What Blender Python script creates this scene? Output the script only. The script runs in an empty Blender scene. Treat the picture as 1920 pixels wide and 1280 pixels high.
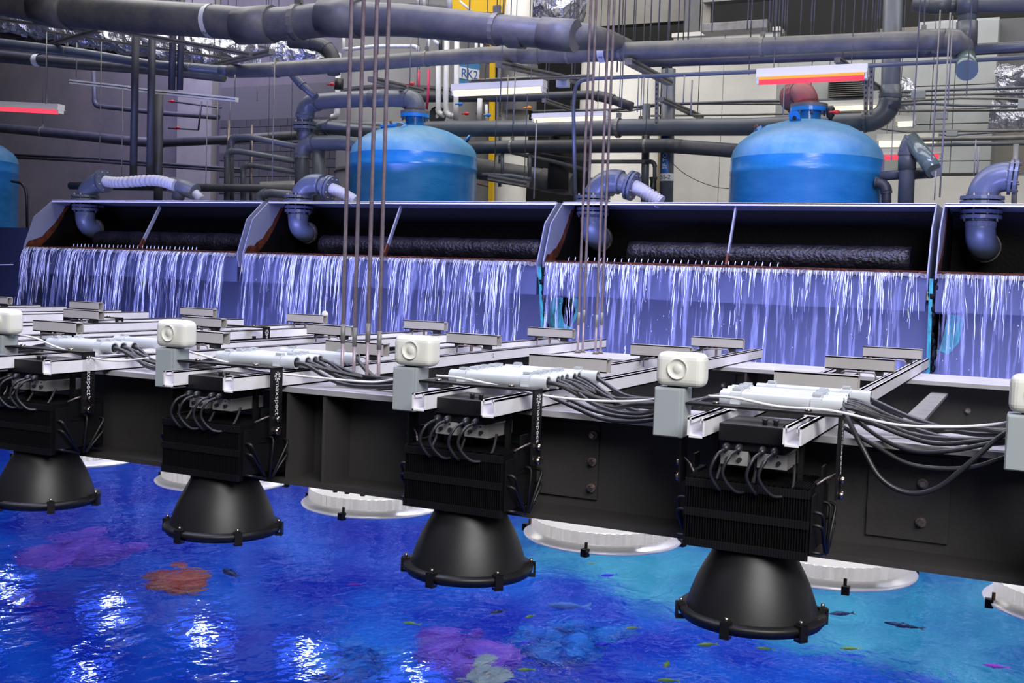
import bpy, math, random, colorsys
from math import sin, cos, pi, sqrt, atan2, radians
from mathutils import Vector, Matrix
random.seed(7)
sc = bpy.context.scene
C = sc.collection

# ------------------------------------------------------------------ camera
FPX, YAW, PITCH, ROLL, H = 2090.0, .4455, .0592, .0353, 2.06
Fv = Vector((-sin(YAW)*cos(PITCH), cos(YAW)*cos(PITCH), -sin(PITCH)))
R0 = Vector((cos(YAW), sin(YAW), 0)); U0 = R0.cross(Fv)
Rv = R0*cos(ROLL)+U0*sin(ROLL); Uv = -R0*sin(ROLL)+U0*cos(ROLL)
CP = Vector((0, 0, H))
cam = bpy.data.cameras.new('camera'); camo = bpy.data.objects.new('camera', cam); C.objects.link(camo)
cam.sensor_width = 36; cam.lens = FPX/1920*36; cam.clip_start = .05; cam.clip_end = 200
m = Matrix((Rv, Uv, -Fv)).transposed().to_4x4(); m.translation = CP
camo.matrix_world = m; sc.camera = camo

# ------------------------------------------------------------------ world, light, exposure
w = bpy.data.worlds.new('world'); sc.world = w; w.use_nodes = True
w.node_tree.nodes['Background'].inputs[0].default_value = (.55, .58, .75, 1)
w.node_tree.nodes['Background'].inputs[1].default_value = .16
sc.view_settings.view_transform = 'Standard'; sc.view_settings.look = 'None'
sc.view_settings.gamma = 1; sc.view_settings.use_curve_mapping = False
sc.view_settings.exposure = 0.0
try:
    sc.cycles.use_denoising = True; sc.cycles.max_bounces = 8; sc.cycles.transparent_max_bounces = 12
    sc.cycles.sample_clamp_indirect = 4; sc.cycles.caustics_reflective = False; sc.cycles.caustics_refractive = False
    sc.cycles.blur_glossy = .5
except Exception: pass
def area(name, loc, tgt, sx, sy, power, col, spread=180):
    l = bpy.data.lights.new(name, 'AREA'); l.shape = 'RECTANGLE'; l.size = sx; l.size_y = sy; l.energy = power; l.color = col; l.spread = radians(spread)
    o = bpy.data.objects.new(name, l); C.objects.link(o); o.location = loc
    o.rotation_euler = (Vector(tgt)-Vector(loc)).to_track_quat('-Z', 'Y').to_euler(); return o
area('front_fill_light', (3.5, -2.5, 7.0), (-2.2, 4.2, 1.4), 6, 4, 1200, (1, .98, .97))  # unseen panel added to brighten the rails from the front right
area('overhead_fill_middle', (-6, 12.0, 12.2), (-5, 16, 2), 26, 4, 1500, (1, .98, .96))  # unseen overhead panel added to light the pipes from above
area('overhead_fill_back', (-7, 18.5, 12.4), (-7, 21.5, 0), 32, 5, 1700, (1, .96, .92))  # unseen overhead panel added to light the back of the hall
area('violet_fill_low', (-6.5, 8.6, .75), (-6.8, 13.0, 1.1), 16, .7, 560, (.30, .34, 1), 100)  # unseen low panel added in place of lamp bounce off the pool
area('violet_fill_pool', (-5.5, 8.2, 7.6), (-6.5, 13.0, .9), 14, 1.2, 420, (.40, .42, 1), 60)  # unseen panel added to throw violet onto the falling water
area('violet_fill_left', (-17, 16.5, 9.5), (-19, 21, 3.8), 5, 1.5, 190, (.30, .26, 1), 120)  # unseen lamp added for the violet glow on the left wall
area('violet_light_rails', (-3, 5.0, 7.5), (-3.5, 5.6, 0), 12, 2.5, 560, (.70, .70, 1), 110)
area('underwater_fill', (-6, 7, -.04), (-6, 7.001, -5), 22, 15, 760, (.20, .42, 1))  # unseen sheet just under the surface, added to light the reef
area('underwater_fill_teal', (-2.2, 9.6, -.05), (-2.2, 9.601, -5), 7, 6, 75, (.35, .8, .9), 150)  # unseen underwater sheet added to brighten the teal floor

# ------------------------------------------------------------------ pixel rays -> points on real planes
def ray(u, v): return Fv + Rv*((u-960)/FPX) - Uv*((v-640)/FPX)
def PY(u, v, Y): d = ray(u, v); return CP + d*(Y/d.y)
def PZ(u, v, z): d = ray(u, v); return CP + d*((z-H)/d.z)
def depth(p): return (Vector(p)-CP).dot(Fv)
def PW(u, v, dp):                     # a point dp below the water, seen through the surface
    d = ray(u, v).normalized(); s = CP + d*(-H/d.z)
    n = Vector((0, 0, 1)); eta = 1/1.33; c = -d.dot(n)
    t = d*eta + n*(eta*c - sqrt(1-eta*eta*(1-c*c)))
    return s + t*(-dp/t.z)
def V(*a): return Vector(a)

# ------------------------------------------------------------------ materials
def srgb(r, g, b):
    f = lambda c: ((c/255+.055)/1.055)**2.4 if c/255 > .04045 else c/255/12.92
    return (f(r), f(g), f(b), 1)
M = {}
def mat(name, col, rough=.5, metal=0., spec=.5, noise=None, scale=6., bump=0., bscale=40., stretch=None, alpha=None, trans=0.):
    m = bpy.data.materials.new(name); m.use_nodes = True; nt = m.node_tree; b = nt.nodes['Principled BSDF']
    b.inputs['Base Color'].default_value = col; b.inputs['Roughness'].default_value = rough; b.inputs['Metallic'].default_value = metal
    b.inputs['Specular IOR Level'].default_value = spec; b.inputs['Transmission Weight'].default_value = trans
    tc = nt.nodes.new('ShaderNodeTexCoord'); mp = nt.nodes.new('ShaderNodeMapping'); nt.links.new(tc.outputs['Object'], mp.inputs['Vector'])
    if stretch: mp.inputs['Scale'].default_value = stretch
    if noise:
        n = nt.nodes.new('ShaderNodeTexNoise'); n.inputs['Scale'].default_value = scale; n.inputs['Detail'].default_value = 6; n.inputs['Roughness'].default_value = .65
        nt.links.new(mp.outputs[0], n.inputs['Vector'])
        r = nt.nodes.new('ShaderNodeValToRGB'); r.color_ramp.elements[0].position = .35; r.color_ramp.elements[1].position = .7
        r.color_ramp.elements[0].color = col; r.color_ramp.elements[1].color = noise
        nt.links.new(n.outputs['Fac'], r.inputs[0]); nt.links.new(r.outputs[0], b.inputs['Base Color'])
    if bump:
        n2 = nt.nodes.new('ShaderNodeTexNoise'); n2.inputs['Scale'].default_value = bscale; n2.inputs['Detail'].default_value = 4
        nt.links.new(mp.outputs[0], n2.inputs['Vector'])
        bp = nt.nodes.new('ShaderNodeBump'); bp.inputs['Strength'].default_value = bump; bp.inputs['Distance'].default_value = .02
        nt.links.new(n2.outputs['Fac'], bp.inputs['Height']); nt.links.new(bp.outputs[0], b.inputs['Normal'])
    if alpha is not None: b.inputs['Alpha'].default_value = alpha
    M[name] = m; return m
def emit(name, col, strength):
    m = bpy.data.materials.new(name); m.use_nodes = True; b = m.node_tree.nodes['Principled BSDF']
    b.inputs['Base Color'].default_value = (0, 0, 0, 1); b.inputs['Emission Color'].default_value = col; b.inputs['Emission Strength'].default_value = strength
    M[name] = m; return m
mat('pvc', srgb(84, 90, 102), .38, noise=srgb(98, 102, 110), scale=3, bump=.04)
mat('pvc_dusty', srgb(84, 88, 96), .45, noise=srgb(116, 113, 110), scale=4, bump=.08)
mat('pvc_dark', srgb(54, 56, 64), .5, noise=srgb(70, 72, 80), scale=4)
mat('pvc_blue', srgb(82, 90, 108), .3, noise=srgb(92, 100, 116), scale=3)
mat('pvc_white', srgb(214, 214, 214), .4, noise=srgb(188, 188, 190), scale=5)
mat('pvc_clear', srgb(120, 140, 140), .12, trans=.4, spec=.8)
mat('rubber', srgb(34, 35, 38), .42)
mat('wire_white', srgb(222, 222, 226), .4)
mat('conduit_grey', srgb(176, 182, 186), .35, noise=srgb(186, 190, 192), scale=4)
mat('fibreglass', srgb(228, 226, 232), .4, noise=srgb(238, 237, 242), scale=9, bump=.03)
mat('fibreglass_warm', srgb(205, 202, 196), .45, noise=srgb(190, 186, 180), scale=9)
mat('strut_box', srgb(166, 163, 160), .45, noise=srgb(176, 173, 170), scale=7)
mat('beam_paint', srgb(54, 52, 52), .45, noise=srgb(62, 60, 59), scale=3, bump=.05, bscale=60)
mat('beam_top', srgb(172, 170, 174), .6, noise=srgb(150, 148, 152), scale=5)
mat('black_metal', srgb(16, 16, 18), .45, noise=srgb(21, 21, 23), scale=8, spec=.35)
mat('black_fin', srgb(6, 6, 8), .65, spec=.2)
mat('black_satin', srgb(17, 17, 19), .48, bump=.02, bscale=200)
mat('chrome', srgb(205, 190, 175), .22, metal=1)
mat('steel', srgb(150, 140, 138), .38, metal=.7, noise=srgb(120, 106, 102), scale=9)
mat('steel_rod', srgb(176, 164, 174), .35, metal=.2, noise=srgb(140, 116, 122), scale=12)
mat('galv', srgb(136, 135, 132), .5, metal=.3, noise=srgb(112, 110, 108), scale=8)
mat('alu', srgb(214, 214, 222), .24, metal=.9)
mat('alu_dome', srgb(206, 206, 214), .34, metal=.6)
def translucent(name, col, f):
    m = bpy.data.materials.new(name); m.use_nodes = True; nt = m.node_tree; b = nt.nodes['Principled BSDF']; out = nt.nodes['Material Output']
    b.inputs['Base Color'].default_value = col; b.inputs['Roughness'].default_value = .25; b.inputs['Metallic'].default_value = .35
    t = nt.nodes.new('ShaderNodeBsdfTranslucent'); t.inputs[0].default_value = col; mx = nt.nodes.new('ShaderNodeMixShader'); mx.inputs[0].default_value = f
    nt.links.new(b.outputs[0], mx.inputs[1]); nt.links.new(t.outputs[0], mx.inputs[2]); nt.links.new(mx.outputs[0], out.inputs['Surface']); M[name] = m
translucent('alu_glow', (.9, .9, .93, 1), .38)
translucent('alu_rim', (.95, .95, .96, 1), .25)
translucent('alu_band', (.86, .85, .86, 1), .22)
mat('horn_plastic', srgb(226, 226, 218), .38)
mat('post_grey', srgb(160, 168, 172), .4)
mat('driver_grey', srgb(168, 166, 164), .35, metal=.3)
mat('tank_blue', srgb(34, 122, 196), .22, noise=srgb(52, 140, 208), scale=2.2, bump=.12, bscale=14, stretch=(1, 1, 3))
mat('tank_blue_dusty', srgb(70, 142, 196), .45, noise=srgb(112, 166, 202), scale=3)
mat('red_lit_pipe', srgb(120, 92, 92), .5, noise=srgb(168, 60, 70), scale=3)  # red lamp glow put into the pipe's own colour
mat('tray_paint', srgb(116, 120, 138), .45, noise=srgb(126, 130, 146), scale=2)
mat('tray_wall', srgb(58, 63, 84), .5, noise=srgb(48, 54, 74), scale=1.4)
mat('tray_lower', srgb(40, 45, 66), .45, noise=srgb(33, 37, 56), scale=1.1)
mat('algae', srgb(7, 6, 6), .6, spec=.15, noise=srgb(15, 11, 9), scale=7, bump=.3, bscale=25)
mat('algae_rust', srgb(46, 22, 16), .6, spec=.2, noise=srgb(104, 54, 30), scale=9, bump=.5)
mat('algae_wet', srgb(9, 8, 9), .3, spec=.35, noise=srgb(34, 31, 32), scale=5, bump=1.0, bscale=26)
mat('algae_crust', srgb(124, 120, 112), .5, noise=srgb(44, 38, 36), scale=30, bump=.5)
mat('teal', srgb(30, 150, 130), .5, noise=srgb(18, 60, 58), scale=9, stretch=(3, 3, 1))
mat('concrete', srgb(112, 108, 110), .8, noise=srgb(92, 90, 94), scale=.7, bump=.1)
mat('concrete_light', srgb(146, 144, 138), .8, noise=srgb(126, 124, 120), scale=1.2)
mat('block', srgb(74, 74, 76), .85, noise=srgb(64, 64, 67), scale=3, bump=.15, bscale=60)
mat('mortar', srgb(92, 92, 92), .9)
mat('dark', srgb(40, 40, 42), .7, noise=srgb(28, 28, 30), scale=.5)
mat('white_wall', srgb(214, 212, 206), .6, noise=srgb(196, 194, 190), scale=.9)
mat('cream_wall', srgb(222, 206, 172), .6, noise=srgb(208, 192, 160), scale=1)
mat('grey_panel', srgb(176, 180, 180), .5, noise=srgb(160, 164, 164), scale=1)
mat('skimmer', srgb(96, 96, 99), .45, noise=srgb(84, 84, 88), scale=1)
mat('yellow', srgb(228, 182, 30), .45)
mat('foil', srgb(206, 208, 220), .26, metal=.8)
mat('ins_dark', srgb(58, 56, 60), .8)
mat('red', srgb(200, 40, 40), .4)
mat('blue_label', srgb(24, 92, 176), .5); mat('white_label', srgb(226, 228, 232), .5); mat('black_ink', srgb(20, 20, 24), .6)
mat('sign_blue', srgb(70, 130, 180), .5); mat('magenta', srgb(190, 50, 90), .5); mat('orange', srgb(230, 140, 40), .5); mat('cyan', srgb(30, 120, 200), .5)
mat('hose', srgb(178, 178, 188), .5)
mat('rust', srgb(120, 70, 48), .7, noise=srgb(84, 70, 66), scale=18)
emit('lamp_white', (1, .84, .55, 1), 1.7); emit('lamp_red', (1, .07, .13, 1), 1.1); emit('lamp_orange', (1, .42, .06, 1), 1.1)
emit('led', (.8, .87, 1, 1), 40); emit('led_glass', (.06, .14, 1, 1), 5.0)
mat('fix_white', srgb(232, 230, 224), .4)
mat('fish_yellow', srgb(210, 205, 30), .4); mat('fish_dark', srgb(18, 22, 48), .3); mat('fish_blue', srgb(50, 40, 235), .3)
mat('fish_pink', srgb(240, 60, 190), .4); mat('fish_grey', srgb(110, 130, 190), .4)
mat('coral_orange', srgb(255, 70, 20), .6, noise=srgb(255, 120, 50), scale=6); mat('coral_violet', srgb(200, 90, 200), .6, noise=srgb(140, 70, 190), scale=4)
mat('coral_cyan', srgb(40, 130, 200), .6, noise=srgb(20, 90, 200), scale=4); mat('coral_cream', srgb(255, 220, 180), .6)

# crumpled foil
def foil_nodes():
    nt = M['foil'].node_tree; b = nt.nodes['Principled BSDF']; tc = nt.nodes.new('ShaderNodeTexCoord')
    vo = nt.nodes.new('ShaderNodeTexNoise'); vo.inputs['Scale'].default_value = 3.2; vo.inputs['Detail'].default_value = 5; vo.inputs['Distortion'].default_value = 1.8; nt.links.new(tc.outputs['Object'], vo.inputs['Vector'])
    bp = nt.nodes.new('ShaderNodeBump'); bp.inputs['Strength'].default_value = .8; bp.inputs['Distance'].default_value = .22
    nt.links.new(vo.outputs['Fac'], bp.inputs['Height']); nt.links.new(bp.outputs[0], b.inputs['Normal'])
foil_nodes()
# water surface
def water_mat():
    m = bpy.data.materials.new('pool_water'); m.use_nodes = True; nt = m.node_tree
    for n in list(nt.nodes): nt.nodes.remove(n)
    out = nt.nodes.new('ShaderNodeOutputMaterial'); g = nt.nodes.new('ShaderNodeBsdfGlass')
    g.inputs['IOR'].default_value = 1.33; g.inputs['Roughness'].default_value = .0; g.inputs['Color'].default_value = (.93, .97, 1, 1)
    nt.links.new(g.outputs[0], out.inputs['Surface'])
    tc = nt.nodes.new('ShaderNodeTexCoord')
    hs = []
    for sx, sy, s, det, wt in ((1, .8, 1.5, 2, 1.0), (1, .7, 6.0, 2, .42), (1, 1, 18, 2, .10)):
        mp = nt.nodes.new('ShaderNodeMapping'); mp.inputs['Scale'].default_value = (sx, sy, 1); mp.inputs['Rotation'].default_value = (0, 0, YAW)
        nt.links.new(tc.outputs['Object'], mp.inputs['Vector'])
        n = nt.nodes.new('ShaderNodeTexNoise'); n.inputs['Scale'].default_value = s; n.inputs['Detail'].default_value = det; n.inputs['Distortion'].default_value = .6
        nt.links.new(mp.outputs[0], n.inputs['Vector'])
        mu = nt.nodes.new('ShaderNodeMath'); mu.operation = 'MULTIPLY'; mu.inputs[1].default_value = wt; nt.links.new(n.outputs['Fac'], mu.inputs[0]); hs.append(mu)
    a = nt.nodes.new('ShaderNodeMath'); nt.links.new(hs[0].outputs[0], a.inputs[0]); nt.links.new(hs[1].outputs[0], a.inputs[1])
    b = nt.nodes.new('ShaderNodeMath'); nt.links.new(a.outputs[0], b.inputs[0]); nt.links.new(hs[2].outputs[0], b.inputs[1])
    bp = nt.nodes.new('ShaderNodeBump'); bp.inputs['Strength'].default_value = 1; bp.inputs['Distance'].default_value = WAVE
    nt.links.new(b.outputs[0], bp.inputs['Height']); nt.links.new(bp.outputs[0], g.inputs['Normal']); M['water'] = m
WAVE = .014
water_mat()
# falling water: thin film with streaks
def film_mat():
    m = bpy.data.materials.new('falling_film'); m.use_nodes = True; nt = m.node_tree; b = nt.nodes['Principled BSDF']
    b.inputs['Base Color'].default_value = (.72, .76, 1, 1); b.inputs['Roughness'].default_value = .25
    tc = nt.nodes.new('ShaderNodeTexCoord'); mp = nt.nodes.new('ShaderNodeMapping'); mp.inputs['Scale'].default_value = (9, 1, .5)
    nt.links.new(tc.outputs['Object'], mp.inputs['Vector'])
    n = nt.nodes.new('ShaderNodeTexNoise'); n.inputs['Scale'].default_value = 1.6; n.inputs['Detail'].default_value = 6; n.inputs['Roughness'].default_value = .7
    nt.links.new(mp.outputs[0], n.inputs['Vector'])
    r = nt.nodes.new('ShaderNodeValToRGB'); r.color_ramp.elements[0].position = .50; r.color_ramp.elements[1].position = .72
    r.color_ramp.elements[0].color = (.0, .0, .0, 1); r.color_ramp.elements[1].color = (.34, .34, .34, 1)
    nt.links.new(n.outputs['Fac'], r.inputs[0]); nt.links.new(r.outputs[0], b.inputs['Alpha']); M['film'] = m
film_mat()
mat('strand', (.78, .82, 1, 1), .2, spec=.8)
# reef floor: deep blue, turning pale teal toward the far right
def reef_mat():
    m = bpy.data.materials.new('reef_floor'); m.use_nodes = True; nt = m.node_tree; b = nt.nodes['Principled BSDF']
    tc = nt.nodes.new('ShaderNodeTexCoord')
    n = nt.nodes.new('ShaderNodeTexNoise'); n.inputs['Scale'].default_value = .9; n.inputs['Detail'].default_value = 7; nt.links.new(tc.outputs['Object'], n.inputs['Vector'])
    r = nt.nodes.new('ShaderNodeValToRGB'); e = r.color_ramp.elements
    e[0].position = .38; e[0].color = srgb(12, 44, 178); e[1].position = .68; e[1].color = srgb(40, 130, 225)
    nt.links.new(n.outputs['Fac'], r.inputs[0])
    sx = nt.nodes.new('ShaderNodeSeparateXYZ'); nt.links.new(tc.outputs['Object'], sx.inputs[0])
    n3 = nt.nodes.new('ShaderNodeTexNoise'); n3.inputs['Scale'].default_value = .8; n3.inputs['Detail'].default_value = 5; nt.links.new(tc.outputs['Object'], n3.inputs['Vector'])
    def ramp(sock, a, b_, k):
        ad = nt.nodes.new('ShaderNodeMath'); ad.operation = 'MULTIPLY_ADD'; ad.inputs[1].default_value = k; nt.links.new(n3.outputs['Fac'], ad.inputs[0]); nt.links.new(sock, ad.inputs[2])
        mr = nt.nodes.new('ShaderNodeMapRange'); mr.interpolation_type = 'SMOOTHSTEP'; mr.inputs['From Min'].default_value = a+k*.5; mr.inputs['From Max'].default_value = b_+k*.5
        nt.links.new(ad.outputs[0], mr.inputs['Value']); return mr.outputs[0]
    fy = ramp(sx.outputs['Y'], TEAL_Y, TEAL_Y+.5, .9); fx = ramp(sx.outputs['X'], TEAL_X, TEAL_X+2.2, 2.2)
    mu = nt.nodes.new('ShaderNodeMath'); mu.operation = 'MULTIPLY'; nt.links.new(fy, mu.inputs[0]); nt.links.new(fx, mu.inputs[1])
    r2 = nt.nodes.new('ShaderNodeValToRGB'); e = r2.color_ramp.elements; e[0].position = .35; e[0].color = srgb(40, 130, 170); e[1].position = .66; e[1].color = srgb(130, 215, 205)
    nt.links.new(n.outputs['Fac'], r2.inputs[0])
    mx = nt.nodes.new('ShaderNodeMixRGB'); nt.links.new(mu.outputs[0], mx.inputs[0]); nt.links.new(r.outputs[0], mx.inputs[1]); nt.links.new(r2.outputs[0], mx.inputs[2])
    nt.links.new(mx.outputs[0], b.inputs['Base Color']); b.inputs['Roughness'].default_value = .9
    M['reef'] = m
TEAL_Y, TEAL_X = 9.5, -6.3
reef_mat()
mat('reef_wall', srgb(24, 84, 200), .9, noise=srgb(40, 140, 215), scale=.8)
mat('sand', srgb(120, 225, 225), .9, noise=srgb(60, 170, 200), scale=1.2)

# ------------------------------------------------------------------ mesh helpers
class MB:
    def __init__(s): s.v = []; s.f = []; s.sm = []
    def add(s, vs, fs, smooth=False):
        n = len(s.v); s.v += [Vector(p) for p in vs]; s.f += [tuple(i+n for i in f) for f in fs]; s.sm += [smooth]*len(fs); return s
    def box(s, lo, hi):
        (a, b, c), (d, e, f) = lo, hi
        return s.add([(a,b,c),(d,b,c),(d,e,c),(a,e,c),(a,b,f),(d,b,f),(d,e,f),(a,e,f)],
                     [(0,3,2,1),(4,5,6,7),(0,1,5,4),(1,2,6,5),(2,3,7,6),(3,0,4,7)])
    def cbox(s, c, sx, sy, sz): return s.box((c[0]-sx/2,c[1]-sy/2,c[2]-sz/2),(c[0]+sx/2,c[1]+sy/2,c[2]+sz/2))
    def rbox(s, lo, hi, b, sg=2):                 # bevelled box
        a = Vector(lo); c = Vector(hi); vs = []; 
        import itertools
        bm = __import__('bmesh'); q = bm.new(); bm.ops.create_cube(q, size=1)
        for v in q.verts: v.co = Vector([(a[i]+c[i])/2 + v.co[i]*(c[i]-a[i]) for i in range(3)])
        bm.ops.bevel(q, geom=q.edges[:]+q.verts[:], offset=b, segments=sg, affect='EDGES', profile=.6)
        q.verts.index_update(); s.add([v.co.copy() for v in q.verts], [tuple(v.index for v in f.verts) for f in q.faces]); q.free(); return s
    def beam(s, p, q, wd, ht, up=None):     # box from p to q
        p = Vector(p); q = Vector(q); d = (q-p).normalized(); up = Vector(up) if up else (Vector((0,0,1)) if abs(d.z) < .95 else Vector((0,1,0)))
        x = d.cross(up).normalized(); y = x.cross(d); vs = []
        for c in (p, q):
            for i, j in ((-1,-1),(1,-1),(1,1),(-1,1)): vs.append(c+x*(wd/2*i)+y*(ht/2*j))
        return s.add(vs, [(0,1,2,3),(7,6,5,4),(0,4,5,1),(1,5,6,2),(2,6,7,3),(3,7,4,0)])
    def tube(s, pts, r, n=12, caps=True):
        pts = [Vector(p) for p in pts]; k = len(pts); rs = r if isinstance(r, (list, tuple)) else [r]*k
        t0 = (pts[1]-pts[0]).normalized(); a = Vector((0,0,1)) if abs(t0.z) < .9 else Vector((1,0,0))
        x = t0.cross(a).normalized(); vs = []; prev = t0
        for i, p in enumerate(pts):
            if i == 0: t = t0
            elif i == k-1: t = (pts[i]-pts[i-1]).normalized()
            else:
                t = ((pts[i]-pts[i-1]).normalized()+(pts[i+1]-pts[i]).normalized()); t = t.normalized() if t.length > 1e-6 else prev
            x = (x - t*x.dot(t)); x = x.normalized() if x.length > 1e-6 else t.orthogonal().normalized()
            y = t.cross(x); prev = t
            for j in range(n): an = 2*pi*j/n; vs.append(p+(x*cos(an)+y*sin(an))*rs[i])
        fs = [(i*n+j, i*n+(j+1)%n, (i+1)*n+(j+1)%n, (i+1)*n+j) for i in range(k-1) for j in range(n)]
        s.add(vs, fs, True)
        if caps:
            b = len(s.v)-len(vs); s.f += [tuple(b+j for j in reversed(range(n))), tuple(b+(k-1)*n+j for j in range(n))]; s.sm += [False, False]
        return s
    def ring(s, p, d, ro, ri, th, n=20):    # flat annulus with thickness centred at p, axis d
        p = Vector(p); d = Vector(d).normalized(); x = d.orthogonal().normalized(); y = d.cross(x); vs = []
        for (r, h) in ((ro,-th/2),(ro,th/2),(ri,th/2),(ri,-th/2)):
            for j in range(n): a = 2*pi*j/n; vs.append(p+d*h+(x*cos(a)+y*sin(a))*r)
        fs = []
        for k in range(4):
            for j in range(n): fs.append((k*n+j, k*n+(j+1)%n, ((k+1)%4)*n+(j+1)%n, ((k+1)%4)*n+j))
        return s.add(vs, fs)
    def lathe(s, prof, c=(0,0,0), n=40, smooth=True, closed=False):
        c = Vector(c); vs = [c+Vector((r*cos(2*pi*j/n), r*sin(2*pi*j/n), z)) for r, z in prof for j in range(n)]
        fs = [(i*n+j, i*n+(j+1)%n, (i+1)*n+(j+1)%n, (i+1)*n+j) for i in range(len(prof)-1) for j in range(n)]
        return s.add(vs, fs, smooth)
    def disc(s, p, d, r, n=20):
        p = Vector(p); d = Vector(d).normalized(); x = d.orthogonal().normalized(); y = d.cross(x)
        return s.add([p+(x*cos(2*pi*j/n)+y*sin(2*pi*j/n))*r for j in range(n)], [tuple(range(n))])
    def ball(s, c, r, n=10, sc_=(1,1,1)):
        c = Vector(c); vs = []; k = n//2+1
        for i in range(k+1):
            th = pi*i/k
            for j in range(n): vs.append(c+Vector((r*sc_[0]*sin(th)*cos(2*pi*j/n), r*sc_[1]*sin(th)*sin(2*pi*j/n), r*sc_[2]*cos(th))))
        return s.add(vs, [(i*n+j, i*n+(j+1)%n, (i+1)*n+(j+1)%n, (i+1)*n+j) for i in range(k) for j in range(n)], True)
    def prism(s, poly, axis, a, b):         # poly of 2-d points extruded along axis 0=x 1=y 2=z
        def mk(p, t): q = [p[0], p[1]]; q.insert(axis, t); return Vector(q)
        n = len(poly); return s.add([mk(p, a) for p in poly]+[mk(p, b) for p in poly],
            [tuple(range(n)), tuple(reversed(range(n, 2*n)))]+[(i, i+n, (i+1) % n+n, (i+1) % n) for i in range(n)])
    def build(s, name, mt, parent=None, at=None):
        me = bpy.data.meshes.new(name); o = bpy.data.objects.new(name, me); C.objects.link(o)
        if parent is not None: off = world_loc(parent); o.parent = parent
        elif at is not None: off = Vector(at); o.location = off
        else:
            xs = [p.x for p in s.v]; ys = [p.y for p in s.v]; zs = [p.z for p in s.v]
            off = Vector(((min(xs)+max(xs))/2, (min(ys)+max(ys))/2, min(zs))); o.location = off
        me.from_pydata([p-off for p in s.v], [], s.f)
        me.polygons.foreach_set('use_smooth', s.sm); me.materials.append(M[mt]); me.update(); return o
def world_loc(o):
    l = o.location.copy()
    while o.parent: o = o.parent; l += o.location
    return l
def tag(o, label=None, cat=None, group=None, kind=None):
    if label: o['label'] = label
    if cat: o['category'] = cat
    if group: o['group'] = group
    if kind: o['kind'] = kind
    return o
def empty(name, loc, label=None, cat=None, group=None):
    o = bpy.data.objects.new(name, None); C.objects.link(o); o.location = loc; return tag(o, label, cat, group)
def copy_tree(o, parent=None):
    c = o.copy(); C.objects.link(c)
    if parent is not None: c.parent = parent
    for ch in [x for x in o.children]: copy_tree(ch, c)
    return c
def box(lo, hi): return MB().box(lo, hi)
_tc = {}
def text_geo(t):
    if t not in _tc:
        cu = bpy.data.curves.new('lettering', 'FONT'); cu.body = t; cu.align_x = 'CENTER'; cu.align_y = 'CENTER'; cu.extrude = .01
        ob = bpy.data.objects.new('lettering', cu); C.objects.link(ob)
        me = bpy.data.meshes.new_from_object(ob.evaluated_get(bpy.context.evaluated_depsgraph_get()))
        _tc[t] = ([v.co.copy() for v in me.vertices], [tuple(p.vertices) for p in me.polygons])
        bpy.data.objects.remove(ob)
    return _tc[t]
def lettering(t, p, right, up, size, mt, parent=None):
    vs, fs = text_geo(t); right = Vector(right).normalized(); up = Vector(up).normalized(); n = right.cross(up); p = Vector(p)
    return MB().add([p+right*(v.x*size)+up*(v.y*size)+n*(v.z*size*.2+.0015) for v in vs], fs).build('lettering', mt, parent)
def fillet(pts, R, k=7):
    pts = [Vector(p) for p in pts]; out = [pts[0]]; arcs = []
    for i in range(1, len(pts)-1):
        a, b, c = pts[i-1], pts[i], pts[i+1]; u = (a-b); v = (c-b); lu, lv = u.length, v.length
        if lu < 1e-5 or lv < 1e-5 or (u/lu).dot(v/lv) < -.985: out.append(b); continue
        d = min(R*1.0, lu*(.9 if i == 1 else .48), lv*(.9 if i == len(pts)-2 else .48)); p, q = b+u/lu*d, b+v/lv*d; arc = []
        for j in range(k+1):
            t = j/k; arc.append((p*(1-t)**2+b*2*t*(1-t)*(.92)+q*t**2)/((1-t)**2+2*t*(1-t)*.92+t*t))
        out += arc; arcs.append(arc)
    out.append(pts[-1]); return out, arcs
def W(p, Y):
    return PY(p[0], p[1], p[2] if len(p) > 2 else Y)
def pipe(name, label, cat, pts, Y, rpx, mt='pvc', group=None, R=None, n=14, elbows=True, clamps=(), rod_to=None, joints=(), parent=None, sock=1.16):
    P = [W(p, Y) for p in pts]
    rl = list(rpx) if isinstance(rpx, (list, tuple)) else [rpx]*len(P)
    rr = [a*depth(p)/FPX for a, p in zip(rl, P)]; r = sum(rr)/len(rr)
    uniform = not isinstance(rpx, (list, tuple))
    if uniform:
        r = rr[0]; line, arcs = fillet(P, R if R else r*2.6); rad = r
    else: line, arcs = P, []; rad = rr
    o = MB().tube(line, rad, n).build(name, mt, parent); tag(o, label, cat, group)
    if uniform and elbows and r > .02:
        for a in arcs:
            b = MB().tube(a, r*sock, n); b.ring(a[0], a[1]-a[0], r*sock*1.05, r*.9, r*.35, n); b.ring(a[-1], a[-1]-a[-2], r*sock*1.05, r*.9, r*.35, n)
            b.build('elbow', mt, o)
    for j in joints:       # (index, t) along straight run
        i, t = j; p = P[i].lerp(P[i+1], t); q = (P[i+1]-P[i]).normalized(); rj = rr[i]*(1-t)+rr[i+1]*t
        MB().tube([p-q*rj*1.3, p+q*rj*1.3], rj*1.12, n).build('coupling', mt, o)
    for j in clamps:
        i, t = j[:2]; p = P[i].lerp(P[i+1], t); q = (P[i+1]-P[i]).normalized(); rj = rr[i]*(1-t)+rr[i+1]*t
        b = MB().ring(p, q, rj*1.1, rj*.98, max(.03, rj*.35), n)
        b.build('hanger_band', 'galv', o)
        b = MB(); top = p+V(0, 0, rj*1.15); b.beam(top-V(0,0,.01), top+V(0, 0, max(.05, rj*.4)), rj*.5, rj*.25)
        b.tube([top, V(top.x, top.y, rod_to if rod_to else 12.9)], .007, 6); b.build('hanger_rod', 'galv', o)
    return o
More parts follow.
